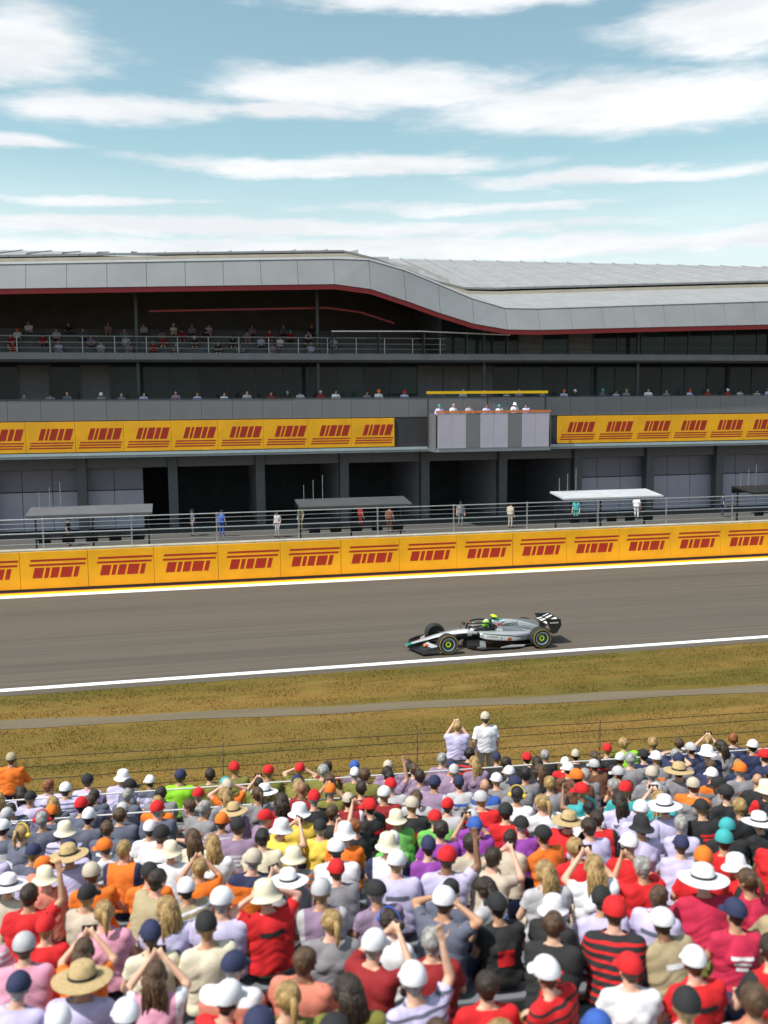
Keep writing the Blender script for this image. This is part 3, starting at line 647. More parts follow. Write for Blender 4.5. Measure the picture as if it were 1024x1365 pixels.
def ellip(bm, c, r, rot=None):
    m = Matrix.Translation(c) @ (rot.to_4x4() if rot else Matrix()) @ Matrix.Diagonal((*r, 1))
    bmesh.ops.create_uvsphere(bm, u_segments=18, v_segments=12, radius=1, matrix=m)
V3 = Vector
def hand(bm, wr, el, curl, side, palm=None):
    """five separate bent fingers rooted in a flat palm"""
    wr, el = V3(wr), V3(el); d = (wr - el).normalized(); n = V3(palm) if palm else V3((0, 0, 1))
    n = (n - d * n.dot(d)).normalized(); sd_ = d.cross(n) * side
    pc = wr + d * .085
    capsule(bm, wr + d * .01, pc - d * .01, .030, .036, 10, (n, .5))
    for k, (o_, L) in enumerate(((-.031, .068), (-.010, .078), (.011, .073), (.031, .058))):
        b = pc + sd_ * o_; m1 = b + (d * math.cos(curl * .5) - n * math.sin(curl * .5)) * L * .55; tip = m1 + (d * math.cos(curl * 1.4) - n * math.sin(curl * 1.4)) * L * .5
        capsule(bm, b, m1, .0105, .0098, 8); capsule(bm, m1, tip, .0098, .0085, 8)
    tb = wr + d * .03 - sd_ * .03; t1 = tb + (d * .6 - sd_ * .7 - n * .25).normalized() * .045; t2 = t1 + (d * .9 - sd_ * .15 - n * .4).normalized() * .035
    capsule(bm, tb, t1, .0135, .0115, 8); capsule(bm, t1, t2, .0115, .0095, 8)
def make_body(J, fem=False, bulk=1.0, vox=.0125):
    """J: joint positions. Returns a remeshed continuous body mesh + vertex labels + joints"""
    bm = bmesh.new(); segs = []
    def seg(lab, p, q, r1, r2, fl=None):
        capsule(bm, p, q, r1, r2, 14, fl); segs.append((lab, V3(p), V3(q), max(r1, r2)))
    pel, che, nek, hd = V3(J['pelvis']), V3(J['chest']), V3(J['neck']), V3(J['head'])
    up = (che - pel).normalized(); lat = V3((1, 0, 0)); fw = up.cross(lat) * -1
    shw = .175 if fem else .195
    # torso: stacked flattened capsules across the body
    for t, hw, rr in ((0.0, .085 if not fem else .095, .115), (.33, .075, .112 * bulk), (.66, .095, .118 * bulk), (1.0, .12, .115 * bulk)):
        c = pel.lerp(che, t); seg('torso' if t > .1 else 'pelvis', c - lat * hw, c + lat * hw, rr, rr, (fw, .88))
    seg('torso', pel, che, .12 * bulk, .13, (lat, 1.15))
    if fem:
        for s in (-1, 1): ellip(bm, che + lat * .07 * s + fw * .085 - up * .05, (.065, .06, .06))
    sh = {s: V3(J['sh'][s]) for s in (-1, 1)}
    for s in (-1, 1):
        seg('torso', che + up * .06 + lat * s * .05, sh[s], .075, .058)
        seg('torso', nek - up * .02, sh[s] + up * .005 - lat * s * .05, .052, .040)
        e, wv = V3(J['el'][s]), V3(J['wr'][s])
        seg('uarm%d' % s, sh[s], e, .053 * bulk, .040); seg('farm%d' % s, e, wv, .041, .027, None)
        hand(bm, wv, e, J.get('curl', .6), s, J.get('palm', {}).get(s)); segs.append(('hand', wv, wv + (wv - e).normalized() * .16, .03))
        hp_, kn, an, toe = V3(J['hip'][s]), V3(J['kn'][s]), V3(J['an'][s]), V3(J['toe'][s])
        seg('thigh%d' % s, hp_, kn, .088 if not fem else .09, .056); seg('shin%d' % s, kn, an, .056, .036)
        capsule(bm, kn.lerp(an, .18) + V3((0, -.018, 0)), kn.lerp(an, .5) + V3((0, -.012, 0)), .046, .04, 12)
        heel = an + V3((0, -.035, -.045))
        seg('foot%d' % s, heel, toe, .034, .030, None); capsule(bm, an, heel.lerp(toe, .35), .036, .04); segs.append(('foot%d' % s, an, heel.lerp(toe, .3), .038))
    # neck and head
    seg('neck', nek, hd - V3((0, .005, .03)), .058, .052)
    hr = V3(J.get('headdir', (0, 1, 0))).normalized(); hx = hr.cross(V3((0, 0, 1))).normalized(); hz = hx.cross(hr)
    rot = Matrix((hx, hr, hz)).transposed()
    def H(x, y, z): return hd + hx * x + hr * y + hz * z
    ellip(bm, H(0, -.008, .025), (.078, .098, .095), rot); ellip(bm, H(0, .02, -.045), (.060, .070, .075), rot)
    ellip(bm, H(0, .055, -.085), (.034, .034, .030), rot)
    capsule(bm, H(0, .088, .02), H(0, .108, -.018), .010, .016, 8)            # nose
    capsule(bm, H(-.022, .083, -.062), H(.022, .083, -.062), .010, .010, 8)    # lips
    capsule(bm, H(-.045, .078, .035), H(.045, .078, .035), .014, .014, 8)      # brow
    for s in (-1, 1): ellip(bm, H(s * .081, -.006, -.008), (.012, .024, .034), rot)
    segs.append(('head', H(0, -.01, .03), H(0, .02, -.05), .09))
    me = bpy.data.meshes.new('b'); bmesh.ops.recalc_face_normals(bm, faces=bm.faces); bm.to_mesh(me); bm.free()
    ob = bpy.data.objects.new('b', me); C.objects.link(ob)
    md = ob.modifiers.new('r', 'REMESH'); md.mode = 'VOXEL'; md.voxel_size = vox; md.use_smooth_shade = True
    ms = ob.modifiers.new('s', 'SMOOTH'); ms.factor = .5; ms.iterations = 3
    dg = bpy.context.evaluated_depsgraph_get(); out = bpy.data.meshes.new_from_object(ob.evaluated_get(dg)); bpy.data.objects.remove(ob)
    out.polygons.foreach_set('use_smooth', [True] * len(out.polygons))
    co_ = np.empty(len(out.vertices) * 3); out.vertices.foreach_get('co', co_); co_ = co_.reshape(-1, 3)
    best = np.full(len(co_), 9.); lab = np.zeros(len(co_), int); names = []; tt = np.zeros(len(co_))
    for (l, p, q, r_) in segs:
        if l not in names: names.append(l)
        p, q = np.array(p), np.array(q); d = q - p; L2 = max(d @ d, 1e-8)
        t = ((co_ - p) @ d) / L2; tcl = np.clip(t, 0, 1)
        ds = np.linalg.norm(co_ - (p + tcl[:, None] * d), axis=1) - r_
        m = ds < best; best[m] = ds[m]; lab[m] = names.index(l); tt[m] = t[m]
    J = dict(J); J['frame'] = (hd, hx, hr, hz); J['up'] = up
    return dict(mesh=out, co=co_, lab=np.array(names)[lab], t=tt, J=J, fem=fem)
def garment(Bd, s, off, wr=.004, seed=0, lip=.006, hang=0):
    """part of the body surface where s>0, moved outward; the edge is snapped to s=0"""
    me = Bd['mesh']; bm = bmesh.new(); bm.from_mesh(me); bm.verts.ensure_lookup_table(); bm.normal_update()
    s = np.asarray(s); kill = [f for f in bm.faces if all(s[v.index] <= 0 for v in f.verts)]
    newco = {}
    for v in bm.verts:
        if s[v.index] <= 0:
            nb_ = [e.other_vert(v) for e in v.link_edges if s[e.other_vert(v).index] > 0]
            if nb_:
                o = max(nb_, key=lambda u: s[u.index]); a, b = s[v.index], s[o.index]; a = max(a, -2 * b)
                newco[v] = v.co.lerp(o.co, min(.95, -a / (b - a)))
    nrm = {v: v.normal.copy() for v in bm.verts}
    for v, c in newco.items(): v.co = c
    bmesh.ops.delete(bm, geom=kill, context='FACES')
    for v in [v for v in bm.verts if not v.link_faces]: bm.verts.remove(v)
    if hang:
        inner = [v for v in bm.verts if not v.is_boundary]
        for _ in range(14): bmesh.ops.smooth_vert(bm, verts=inner, factor=.5, use_axis_x=True, use_axis_y=True, use_axis_z=True)
        bm.normal_update()
        for v in bm.verts: nrm[v] = v.normal.copy()
    for v in bm.verts:
        n = nrm[v]; w_ = noise.noise(V3((v.co.x * 7, v.co.y * 7, v.co.z * 13)) + V3((seed, 0, v.co.x * 6))) + .8 * noise.noise(V3((v.co.x * 17, v.co.y * 14, v.co.z * 30)) + V3((0, seed, 0)))
        if hang:
            zt = (v.co - V3(Bd['J']['pelvis'])).dot(Bd['J']['up']); tt_ = max(0, min(1, (.42 - zt) / .42))
            a_ = v.co.x * 9 + noise.noise(v.co * 5 + V3((seed, 1, 2))) * 2.2
            fold = noise.noise(V3((v.co.x * 5, v.co.y * 5, (v.co.z + abs(v.co.x) * .7) * 26)) + V3((seed, 0, 0)))
            w_ = fold * (.35 + .9 * tt_) + .4 * math.sin(a_ * 2.1) * tt_
            v.co += V3((n.x, n.y, n.z * .3)) * hang * tt_ * tt_ * (1 - .5 * tt_)
        v.co += n * (off + wr * w_)
    be = [e for e in bm.edges if e.is_boundary]
    if lip and be:
        r_ = bmesh.ops.extrude_edge_only(bm, edges=be)
        for v in [g for g in r_['geom'] if isinstance(g, bmesh.types.BMVert)]:
            near = [e.other_vert(v) for e in v.link_edges if e.other_vert(v) in nrm]
            if near: v.co -= nrm[near[0]] * (off + lip)
    m2 = bpy.data.meshes.new('g'); bm.to_mesh(m2); bm.free(); m2.polygons.foreach_set('use_smooth', [True] * len(m2.polygons))
    return m2
def dress(Bd, sleeve=.62, leg='long', seed=1):
    co_, lab, t, J = Bd['co'], Bd['lab'], Bd['t'], Bd['J']; up = np.array(J['up']); pel = np.array(J['pelvis']); nek = np.array(J['neck'])
    s = np.full(len(co_), -.03)
    core = np.isin(lab, ['torso', 'pelvis', 'neck', 'head', 'thigh1', 'thigh-1'])
    hem = (co_ - (pel - up * .03)) @ up; fwd = np.array([0, 1, 0])
    neckcut = ((nek + np.array([0, -.01, .0])) - co_) @ (up * .9 - fwd * .25)
    s[core] = np.minimum(hem[core], neckcut[core])
    s[np.isin(lab, ['thigh1', 'thigh-1'])] = np.minimum(s, .0)[np.isin(lab, ['thigh1', 'thigh-1'])] if J.get('seated') else s[np.isin(lab, ['thigh1', 'thigh-1'])]
    for k in (-1, 1):
        m = lab == 'uarm%d' % k; L = (V3(J['el'][k]) - V3(J['sh'][k])).length; s[m] = (sleeve - t[m]) * L
        if sleeve > 1:
            m = lab == 'farm%d' % k; s[m] = (sleeve - 1 - t[m]) * .25
            m = lab == 'uarm%d' % k; s[m] = .05
    Bd['shirt'] = garment(Bd, s, .024, .0085, seed, .008, .055)
    sh_me = Bd['shirt']; tree = BVHTree.FromPolygons([v.co[:] for v in sh_me.vertices], [p.vertices[:] for p in sh_me.polygons]); zc = J['neck'][2] - .17
    def onback(shapes):
        bm = bmesh.new()
        for x0, x1, z0, z1 in shapes:
            nx, nz = max(2, int((x1 - x0) / .02)), max(1, int((z1 - z0) / .02)); g = []
            for i in range(nx + 1):
                col_ = []
                for j in range(nz + 1):
                    x, z = x0 + (x1 - x0) * i / nx, zc + z0 + (z1 - z0) * j / nz; h = tree.ray_cast(V3((x, -2, z)), V3((0, 1, 0)))
                    col_.append(bm.verts.new((x, (h[0].y if h[0] is not None else 0) - .004, z)))
                g.append(col_)
            for i in range(nx):
                for j in range(nz): bm.faces.new((g[i][j], g[i + 1][j], g[i + 1][j + 1], g[i][j + 1]))
        m_ = bpy.data.meshes.new('bp'); bm.to_mesh(m_); bm.free(); m_.polygons.foreach_set('use_smooth', [True] * len(m_.polygons)); return m_
    Bd['bar print'] = onback([(-.12, .12, .0, .045)]); Bd['block print'] = onback([(-.09, .09, -.16, .0)]); Bd['triple bar print'] = onback([(-.11, .11, .0, .03), (-.085, .085, -.05, -.02), (-.06, .06, -.10, -.07)])
    s = np.full(len(co_), -.03); core = np.isin(lab, ['torso', 'pelvis']); s[core] = -((co_ - (pel + up * .07)) @ up)[core]
    for k in (-1, 1):
        m = lab == 'thigh%d' % k; s[m] = .05 if leg == 'long' else (.8 - t[m]) * .4
        m = lab == 'shin%d' % k; s[m] = (.93 - t[m]) * .4 if leg == 'long' else -.03
    Bd['trousers'] = garment(Bd, s, .009, .004, seed + 3)
    s = np.where(np.isin(lab, ['foot1', 'foot-1']), .02, -.02); Bd['shoes'] = garment(Bd, s, .006, .0, seed, .004)
    hd, hx, hr, hz = J['frame']; d = co_ - np.array(hd); y = d @ np.array(hr); z = d @ np.array(hz); x = d @ np.array(hx)
    s = np.minimum(-y * .9 + (z - .02) * .75 + .03, z + .085); s = np.where(np.isin(lab, ['head', 'neck', 'torso']), s, -.03)
    s = np.where((np.abs(x) > .082) & (z < .03), -.01, s)
    Bd['hair'] = garment(Bd, s, .016, .006, seed + 5, .004)
    Bd['hair_flat'] = garment(Bd, s, .007, .003, seed + 5, .004)
    s2 = np.minimum(-y * .9 + (z - .02) * .75 + .05, z + .10); s2 = np.where(np.isin(lab, ['head', 'neck', 'torso']), s2, -.03)
    hl = garment(Bd, s2, .02, .007, seed + 6, .004)
    # long hair: cap of hair plus a fall down the back
    bm = bmesh.new(); bm.from_mesh(hl)
    def H(a, b, c): return hd + hx * a + hr * b + hz * c
    for k in range(64):
        a = random.uniform(-1, 1); off = random.uniform(-.05, .03); q_ = lambda s_: random.gauss(0, s_)
        tube_bm(bm, [H(a * .075, -.07 - .035 * (1 - a * a), .05), H(a * .088 + q_(.004), -.09 - .035 * (1 - a * a) + q_(.005), -.05), H(a * .098 + q_(.007), -.105 - .025 * (1 - a * a) + q_(.008), -.15), H(a * .092 + q_(.010), -.130 + q_(.008), -.235 + off), H(a * .078 + q_(.012), -.135 + q_(.008), -.29 + off)], [.013, .013, .012, .008, .002], 5)
    me = bpy.data.meshes.new('lh'); bm.to_mesh(me); bm.free(); me.polygons.foreach_set('use_smooth', [True] * len(me.polygons)); Bd['long_hair'] = me
    bm = bmesh.new(); bm.from_mesh(Bd['hair'])
    tube_bm(bm, [H(0, -.10, .06), H(0, -.135, .05), H(0, -.16, -.03), H(0, -.15, -.12), H(0, -.14, -.19)], [.02, .026, .030, .022, .004], 10)
    me = bpy.data.meshes.new('pt'); bm.to_mesh(me); bm.free(); me.polygons.foreach_set('use_smooth', [True] * len(me.polygons)); Bd['ponytail'] = me
    # headwear in the head frame
    rot = Matrix((hx, hr, hz)).transposed().to_4x4(); T = Matrix.Translation(hd) @ rot
    def fin_(bm, sm=True):
        bmesh.ops.recalc_face_normals(bm, faces=bm.faces)
        me = bpy.data.meshes.new('h'); bm.to_mesh(me); bm.free(); me.transform(T)
        if sm: me.polygons.foreach_set('use_smooth', [True] * len(me.polygons)); me.set_sharp_from_angle(angle=R(50))
        return me
    def dome(bm, rx, ry, rz, z0, zt=0, n=24, k=7, back=-.008):
        rings = []
        for i in range(k + 1):
            a = (math.pi / 2) * i / k * .98
            rings.append([bm.verts.new((rx * math.cos(a) * math.cos(2 * math.pi * j / n), back + ry * math.cos(a) * math.sin(2 * math.pi * j / n), z0 + rz * math.sin(a) + zt)) for j in range(n)])
        for a, b in zip(rings, rings[1:]):
            for j in range(n): bm.faces.new((a[j], a[(j + 1) % n], b[(j + 1) % n], b[j]))
        bm.faces.new(rings[-1]); return rings
    bm = bmesh.new(); rg = dome(bm, .103, .124, .118, .035)
    low = [bm.verts.new((v.co.x * .995, v.co.y, .018)) for v in rg[0]]
    for j in range(24): bm.faces.new((low[j], low[(j + 1) % 24], rg[0][(j + 1) % 24], rg[0][j]))
    Bd['cap'] = fin_(bm)
    bm = bmesh.new(); rows = []
    for i in range(9):
        a = math.pi * (.18 + .64 * i / 8); c, s_ = math.cos(a), math.sin(a)
        rows.append([bm.verts.new((c * .098, -.008 + s_ * .118, .022)), bm.verts.new((c * .105, .02 + s_ * .18, .012 - .02 * c * c)), bm.verts.new((c * .105, .02 + s_ * .18, .006 - .02 * c * c)), bm.verts.new((c * .098, -.008 + s_ * .118, .014))])
    for a, b in zip(rows, rows[1:]):
        for j in range(4): bm.faces.new((a[j], a[(j + 1) % 4], b[(j + 1) % 4], b[j]))
    bm.faces.new(rows[0]); bm.faces.new(rows[-1][::-1]); Bd['visor'] = fin_(bm)
    bm = bmesh.new(); bmesh.ops.create_uvsphere(bm, u_segments=8, v_segments=6, radius=.011, matrix=Matrix.Translation((0, -.008, .152))); Bd['button'] = fin_(bm)
    def brimmed(bm, br, drop, top):
        prof = [(0, top), (.06, top), (.088, top - .02), (.104, .05), (.108, .028), (br * .8, .018 - drop * .5), (br, .015 - drop), (br, .009 - drop), (.104, .018), (.10, .02)]
        n = 26; rings = []
        for r_, h in prof: rings.append([bm.verts.new((r_ * math.cos(2 * math.pi * j / n), -.008 + r_ * 1.14 * math.sin(2 * math.pi * j / n), h + (.008 * math.sin(4 * math.pi * j / n + seed) if r_ > .12 else 0))) for j in range(n)])
        for a, b in zip(rings, rings[1:]):
            for j in range(n): bm.faces.new((a[j], a[(j + 1) % n], b[(j + 1) % n], b[j]))
        bmesh.ops.remove_doubles(bm, verts=bm.verts, dist=1e-5)
    bm = bmesh.new(); brimmed(bm, .155, .035, .146); Bd['bucket'] = fin_(bm)
    bm = bmesh.new(); brimmed(bm, .225, .006, .152); Bd['sunhat'] = fin_(bm)
    bm = bmesh.new(); lathe_bm(bm, [(.1075, .03), (.109, .03), (.109, .056), (.107, .056)], 26, loc=(0, -.008, 0))
    for v in bm.verts: v.co.y = -.008 + (v.co.y + .008) * 1.14
    Bd['hatband'] = fin_(bm)
    bm = bmesh.new(); tube_bm(bm, [(.118 * math.cos(a), -.01, .02 + .135 * math.sin(a)) for a in np.linspace(0, math.pi, 13)], .008, 8)
    for s_ in (-1, 1): capsule(bm, (s_ * .085, -.008, 0), (s_ * .115, -.008, 0), .038, .034, 14)
    Bd['ear_defenders'] = fin_(bm)
    return Bd
def seated(lean=.0, spread=.1, arms='lap', turn=0.0, tall=1.0):
    s_ = lambda a: {-1: (-a[0], a[1], a[2]), 1: a}
    pel = (0, .0, .545); che = (0, .02 + lean, .90 * tall); nek = (0, .045 + lean * 1.15, 1.045 * tall); hd = (turn * .02, .075 + lean * 1.25, 1.20 * tall)
    J = dict(seated=True, pelvis=pel, chest=che, neck=nek, head=hd, headdir=(turn, 1, -.12), sh={k: (k * .185, .015 + lean, .985 * tall) for k in (-1, 1)},
             hip=s_((.095, .02, .53)), kn=s_((spread, .44, .545)), an=s_((spread, .40, .10)), toe=s_((spread + .03, .57, .042)))
    if arms == 'lap':
        J['el'] = s_((.27, .08 + lean, .74)); J['wr'] = s_((.12, .30, .69)); J['curl'] = .7
    elif arms == 'knees':
        J['el'] = s_((.22, .25 + lean, .74)); J['wr'] = s_((.05, .46, .74)); J['curl'] = 1.0
    elif arms == 'phone':
        J['el'] = s_((.26, .26 + lean, .98 * tall)); J['wr'] = s_((.075, .36 + lean, 1.17 * tall)); J['curl'] = 1.1; J['palm'] = {k: (-k * .3, -1, 0) for k in (-1, 1)}
    elif arms == 'wave':
        J['el'] = {-1: (-.27, .08 + lean, .74), 1: (.33, .12, 1.12)}; J['wr'] = {-1: (-.12, .30, .69), 1: (.30, .18, 1.37)}; J['curl'] = .3; J['palm'] = {1: (0, 1, 0)}
    elif arms == 'ears':
        J['el'] = s_((.33, .10 + lean, 1.10 * tall)); J['wr'] = s_((.15, .09 + lean, 1.20 * tall)); J['curl'] = .5; J['palm'] = {k: (-k, 0, 0) for k in (-1, 1)}
    return J
def standing(arms='side', turn=0.0):
    s_ = lambda a: {-1: (-a[0], a[1], a[2]), 1: a}
    J = dict(pelvis=(0, 0, .97), chest=(0, .01, 1.30), neck=(0, .02, 1.455), head=(turn * .02, .045, 1.61), headdir=(turn, 1, -.1), sh={k: (k * .19, 0, 1.39) for k in (-1, 1)},
             hip=s_((.095, 0, .93)), kn=s_((.11, .03, .50)), an=s_((.12, -.01, .10)), toe=s_((.15, .15, .042)))
    if arms == 'side': J['el'] = s_((.27, -.02, 1.10)); J['wr'] = s_((.27, .08, .86))
    elif arms == 'phone': J['el'] = s_((.25, .24, 1.30)); J['wr'] = s_((.075, .34, 1.55)); J['curl'] = 1.1; J['palm'] = {k: (-k * .3, -1, 0) for k in (-1, 1)}
    elif arms == 'rail': J['el'] = s_((.28, .10, 1.14)); J['wr'] = s_((.22, .32, 1.08)); J['curl'] = .8
    return J
PROTO = {}
for key, J, fem, bulk, sl, leg in (
        ('lap', seated(.0, .11, 'lap', .15), False, 1.0, .62, 'long'), ('lap_f', seated(.02, .085, 'lap', -.3), True, .9, .45, 'long'), ('knees', seated(.10, .13, 'knees', -.1), False, 1.08, .62, 'short'),
        ('knees_b', seated(.06, .12, 'knees', .35), False, 1.15, 1.9, 'long'), ('phone', seated(.03, .11, 'phone'), False, 1.0, .62, 'long'), ('phone_f', seated(.02, .09, 'phone', .0), True, .9, .45, 'long'),
        ('wave', seated(.02, .11, 'wave', .2), False, 1.0, .62, 'short'), ('ears', seated(.03, .11, 'ears', -.2), False, 1.0, .62, 'long'),
        ('stand', standing('side', .2), False, 1.0, .62, 'long'), ('stand_phone', standing('phone'), False, 1.0, .62, 'long'), ('stand_rail', standing('rail', -.2), False, 1.0, 1.9, 'long')):
    PROTO[key] = dress(make_body(J, fem, bulk), sl, leg, len(PROTO) * 7 + 1)
SKIN = [M('skin_fair', (.62, .37, .26), .55, 0, .08, 8), M('skin_tanned', (.46, .25, .155), .55, 0, .08, 8), M('skin_brown', (.24, .12, .07), .55, 0, .08, 8), M('skin_pink', (.66, .36, .27), .55, 0, .08, 8)]
HAIRC = {'dark brown': (.028, .017, .011), 'black': (.010, .009, .009), 'blond': (.36, .23, .09), 'grey': (.33, .32, .31), 'brown': (.085, .045, .022), 'ginger': (.24, .075, .02)}
COLS = {'red': (.58, .010, .014), 'dark red': (.25, .010, .014), 'crimson': (.48, .015, .06), 'lavender': (.50, .46, .68), 'white': (.74, .73, .78), 'cream': (.66, .60, .46), 'pink': (.66, .30, .42), 'orange': (.74, .16, .012), 'salmon': (.62, .20, .14),
        'tan': (.37, .30, .18), 'beige': (.48, .41, .33), 'grey': (.22, .21, .23), 'light grey': (.44, .43, .46), 'slate': (.10, .11, .16), 'black': (.016, .016, .018), 'navy': (.020, .026, .075), 'olive': (.17, .16, .03), 'lime': (.26, .62, .02),
        'green': (.14, .44, .09), 'yellow': (.72, .50, .07), 'teal': (.04, .34, .36), 'purple': (.26, .05, .34), 'mauve': (.26, .18, .28), 'brown': (.14, .055, .03), 'royal blue': (.03, .09, .36)}
def cloth(c): return M(c.replace(' ', '_') + '_fabric', COLS[c], .85, 0, .12, 5, bump=.25, bscale=90)
YOKE = {'red': 'black', 'lavender': 'slate', 'white': 'navy', 'orange': 'navy', 'black': 'red', 'grey': 'orange', 'teal': 'black', 'crimson': 'white', 'slate': 'white', 'light grey': 'royal blue', 'salmon': 'white', 'dark red': 'white', 'cream': 'brown', 'tan': 'white', 'pink': 'white', 'mauve': 'light grey'}
def yoke(c, mode):
    nm = c.replace(' ', '_') + '_top_' + mode
    if nm in MATS: return MATS[nm]
    m = cloth(c).copy(); m.name = nm; t = m.node_tree; b = t.nodes['Principled BSDF']; src = b.inputs['Base Color'].links[0].from_socket
    tcn = t.nodes.new('ShaderNodeTexCoord'); sx = t.nodes.new('ShaderNodeSeparateXYZ'); t.links.new(tcn.outputs['Object'], sx.inputs[0])
    g = t.nodes.new('ShaderNodeMath')
    if mode == 'shoulders': g.operation = 'GREATER_THAN'; g.inputs[1].default_value = .955; t.links.new(sx.outputs['Z'], g.inputs[0])
    elif mode == 'sides':
        a = t.nodes.new('ShaderNodeMath'); a.operation = 'ABSOLUTE'; t.links.new(sx.outputs['X'], a.inputs[0]); g.operation = 'GREATER_THAN'; g.inputs[1].default_value = .178; t.links.new(a.outputs[0], g.inputs[0])
    else:
        a = t.nodes.new('ShaderNodeMath'); a.operation = 'MULTIPLY'; a.inputs[1].default_value = 95; t.links.new(sx.outputs['Z'], a.inputs[0])
        a2 = t.nodes.new('ShaderNodeMath'); a2.operation = 'SINE'; t.links.new(a.outputs[0], a2.inputs[0]); g.operation = 'GREATER_THAN'; g.inputs[1].default_value = .45; t.links.new(a2.outputs[0], g.inputs[0])
    mx = t.nodes.new('ShaderNodeMix'); mx.data_type = 'RGBA'; t.links.new(g.outputs[0], mx.inputs[0]); t.links.new(src, mx.inputs[6]); mx.inputs[7].default_value = (*COLS[YOKE[c]], 1)
    t.links.new(mx.outputs[2], b.inputs['Base Color']); MATS[nm] = m; return m
def hairm(c): return M(c.replace(' ', '_') + '_hair', HAIRC[c], .42, 0, .55, 26, (1, 1, .22), bump=1.0, bscale=70)
def setm(o, m):
    if len(o.data.materials) == 0: o.data.materials.append(m)
    o.material_slots[0].link = 'OBJECT'; o.material_slots[0].material = m
def piece(name, me, m, parent):
    o = bpy.data.objects.new(name, me); C.objects.link(o); o.parent = parent; setm(o, m); return o
def person(key, loc, rz, shirt, trousers, head, hair, skin, scale=1.0, defend=None, name='spectator', hatcol=None, mode=None, shoes='black'):
    P_ = PROTO[key]; o = bpy.data.objects.new(name, P_['mesh']); C.objects.link(o); setm(o, SKIN[skin])
    o.location = loc; o.rotation_euler = (0, 0, rz); o.scale = (scale,) * 3
    piece('shirt', P_['shirt'], yoke(shirt, mode) if mode and not mode.endswith('print') else cloth(shirt), o)
    piece('trousers', P_['trousers'], cloth(trousers), o); piece('shoes', P_['shoes'], cloth(shoes), o)
    if mode and mode.endswith('print'): piece('back_print', P_[mode], cloth(YOKE[shirt]), o)
    if head != 'bald': piece('hair', P_[{'long': 'long_hair', 'tail': 'ponytail', 'cap': 'hair_flat', 'bucket': 'hair_flat', 'sunhat': 'hair_flat'}.get(head, 'hair')], hairm(hair), o)
    if head == 'cap':
        c = piece('cap', P_['cap'], cloth(hatcol), o); piece('visor', P_['visor'], cloth(hatcol), c); piece('button', P_['button'], cloth(hatcol), c)
    elif head == 'bucket': piece('bucket_hat', P_['bucket'], cloth(hatcol), o)
    elif head == 'sunhat':
        c = piece('sun_hat', P_['sunhat'], M('straw', (.50, .36, .18), .9, 0, .2, 30, bump=.5, bscale=160) if hatcol == 'straw' else cloth(hatcol), o); piece('hat_band', P_['hatband'], cloth('black' if hatcol != 'black' else 'white'), c)
    if defend: piece('ear_defenders', P_['ear_defenders'], cloth(defend), o)
    return o

# ------------------------------------------------------------------ driver in the car
PD = standing('side')
PD.update(seated=True, pelvis=(0, .35, .20), chest=(0, .06, .46), neck=(0, 0, .60), head=(0, .02, .74), headdir=(0, 1, -.15), sh={k: (k * .17, .02, .535) for k in (-1, 1)}, el={k: (k * .20, .22, .44) for k in (-1, 1)}, wr={k: (k * .12, .40, .54) for k in (-1, 1)}, hip={k: (k * .09, .35, .20) for k in (-1, 1)}, kn={k: (k * .10, .80, .36) for k in (-1, 1)}, an={k: (k * .08, 1.12, .22) for k in (-1, 1)}, toe={k: (k * .08, 1.22, .34) for k in (-1, 1)}, curl=1.2)
PROTO['driver'] = dress(make_body(PD), 1.9, 'long', 99)
drv = bpy.data.objects.new('driver', PROTO['driver']['mesh']); C.objects.link(drv); setm(drv, SKIN[0])
drv.location = (8.92 + 1.66, 30.74, .05); drv.rotation_euler = (0, 0, R(90))
tag(drv, 'person in a dark race suit and lime green helmet sitting in the silver car', 'person')
piece('race_suit_top', PROTO['driver']['shirt'], cloth('black'), drv); piece('race_suit_legs', PROTO['driver']['trousers'], cloth('black'), drv); piece('boots', PROTO['driver']['shoes'], cloth('black'), drv)
bm = bmesh.new(); ellip(bm, (0, .01, .755), (.125, .145, .135)); ellip(bm, (0, .06, .69), (.095, .095, .075))
hel = mesh_obj('helmet', bm_mesh(bm, True), M('lime_helmet', (.22, .62, .04), .25, 0, .1, 4, coat=.6), drv)
bm = bmesh.new(); ellip(bm, (0, .018, .76), (.118, .143, .05)); mesh_obj('visor', bm_mesh(bm, True), m_screen, hel)
bm = bmesh.new(); lathe_bm(bm, [(.0, .893), (.05, .882), (.085, .86), (.086, .864), (.05, .888), (0, .899)], 24, loc=(0, .0, 0)); mesh_obj('crown_stripe', bm_mesh(bm, True), m_wht, hel)

# ------------------------------------------------------------------ spectator bank: terrace, benches, rails
SA = R(-4.0); SO = (4.5, 17.6)
def sp(u, v, z=0): return rotz_pt(u, v, z, SO, SA)
NR, PITCH, RISE, Z0 = 18, .86, .205, .05
m_step = M('terrace_concrete', (.24, .23, .215), .9, 0, .2, 1.5, bump=.3)
ter = empty('grandstand_terrace', (SO[0], SO[1], 0), SA); ter['kind'] = 'structure'; ter['label'] = 'stepped concrete spectator terrace facing the track'; ter['category'] = 'terrace'
for r_ in range(NR + 3):
    box('terrace_step', -13, 14, -PITCH * r_ - PITCH * .5 + .002, -PITCH * r_ + PITCH * .5 - .002 + (.5 if r_ == 0 else 0), 0, Z0 + RISE * r_, m_step, ter)
m_bench = M('bench_plastic', (.16, .17, .19), .5, 0, .1, 2)
ORD = ['first', 'second', 'third', 'fourth', 'fifth', 'sixth', 'seventh', 'eighth', 'ninth', 'tenth', 'eleventh', 'twelfth', 'thirteenth', 'fourteenth', 'fifteenth', 'sixteenth', 'seventeenth', 'eighteenth']
pl = box_me(-10, 11, -.20, .16, .38, .43, .01); lg = box_me(-.03, .03, -.16, .12, .0, .379)
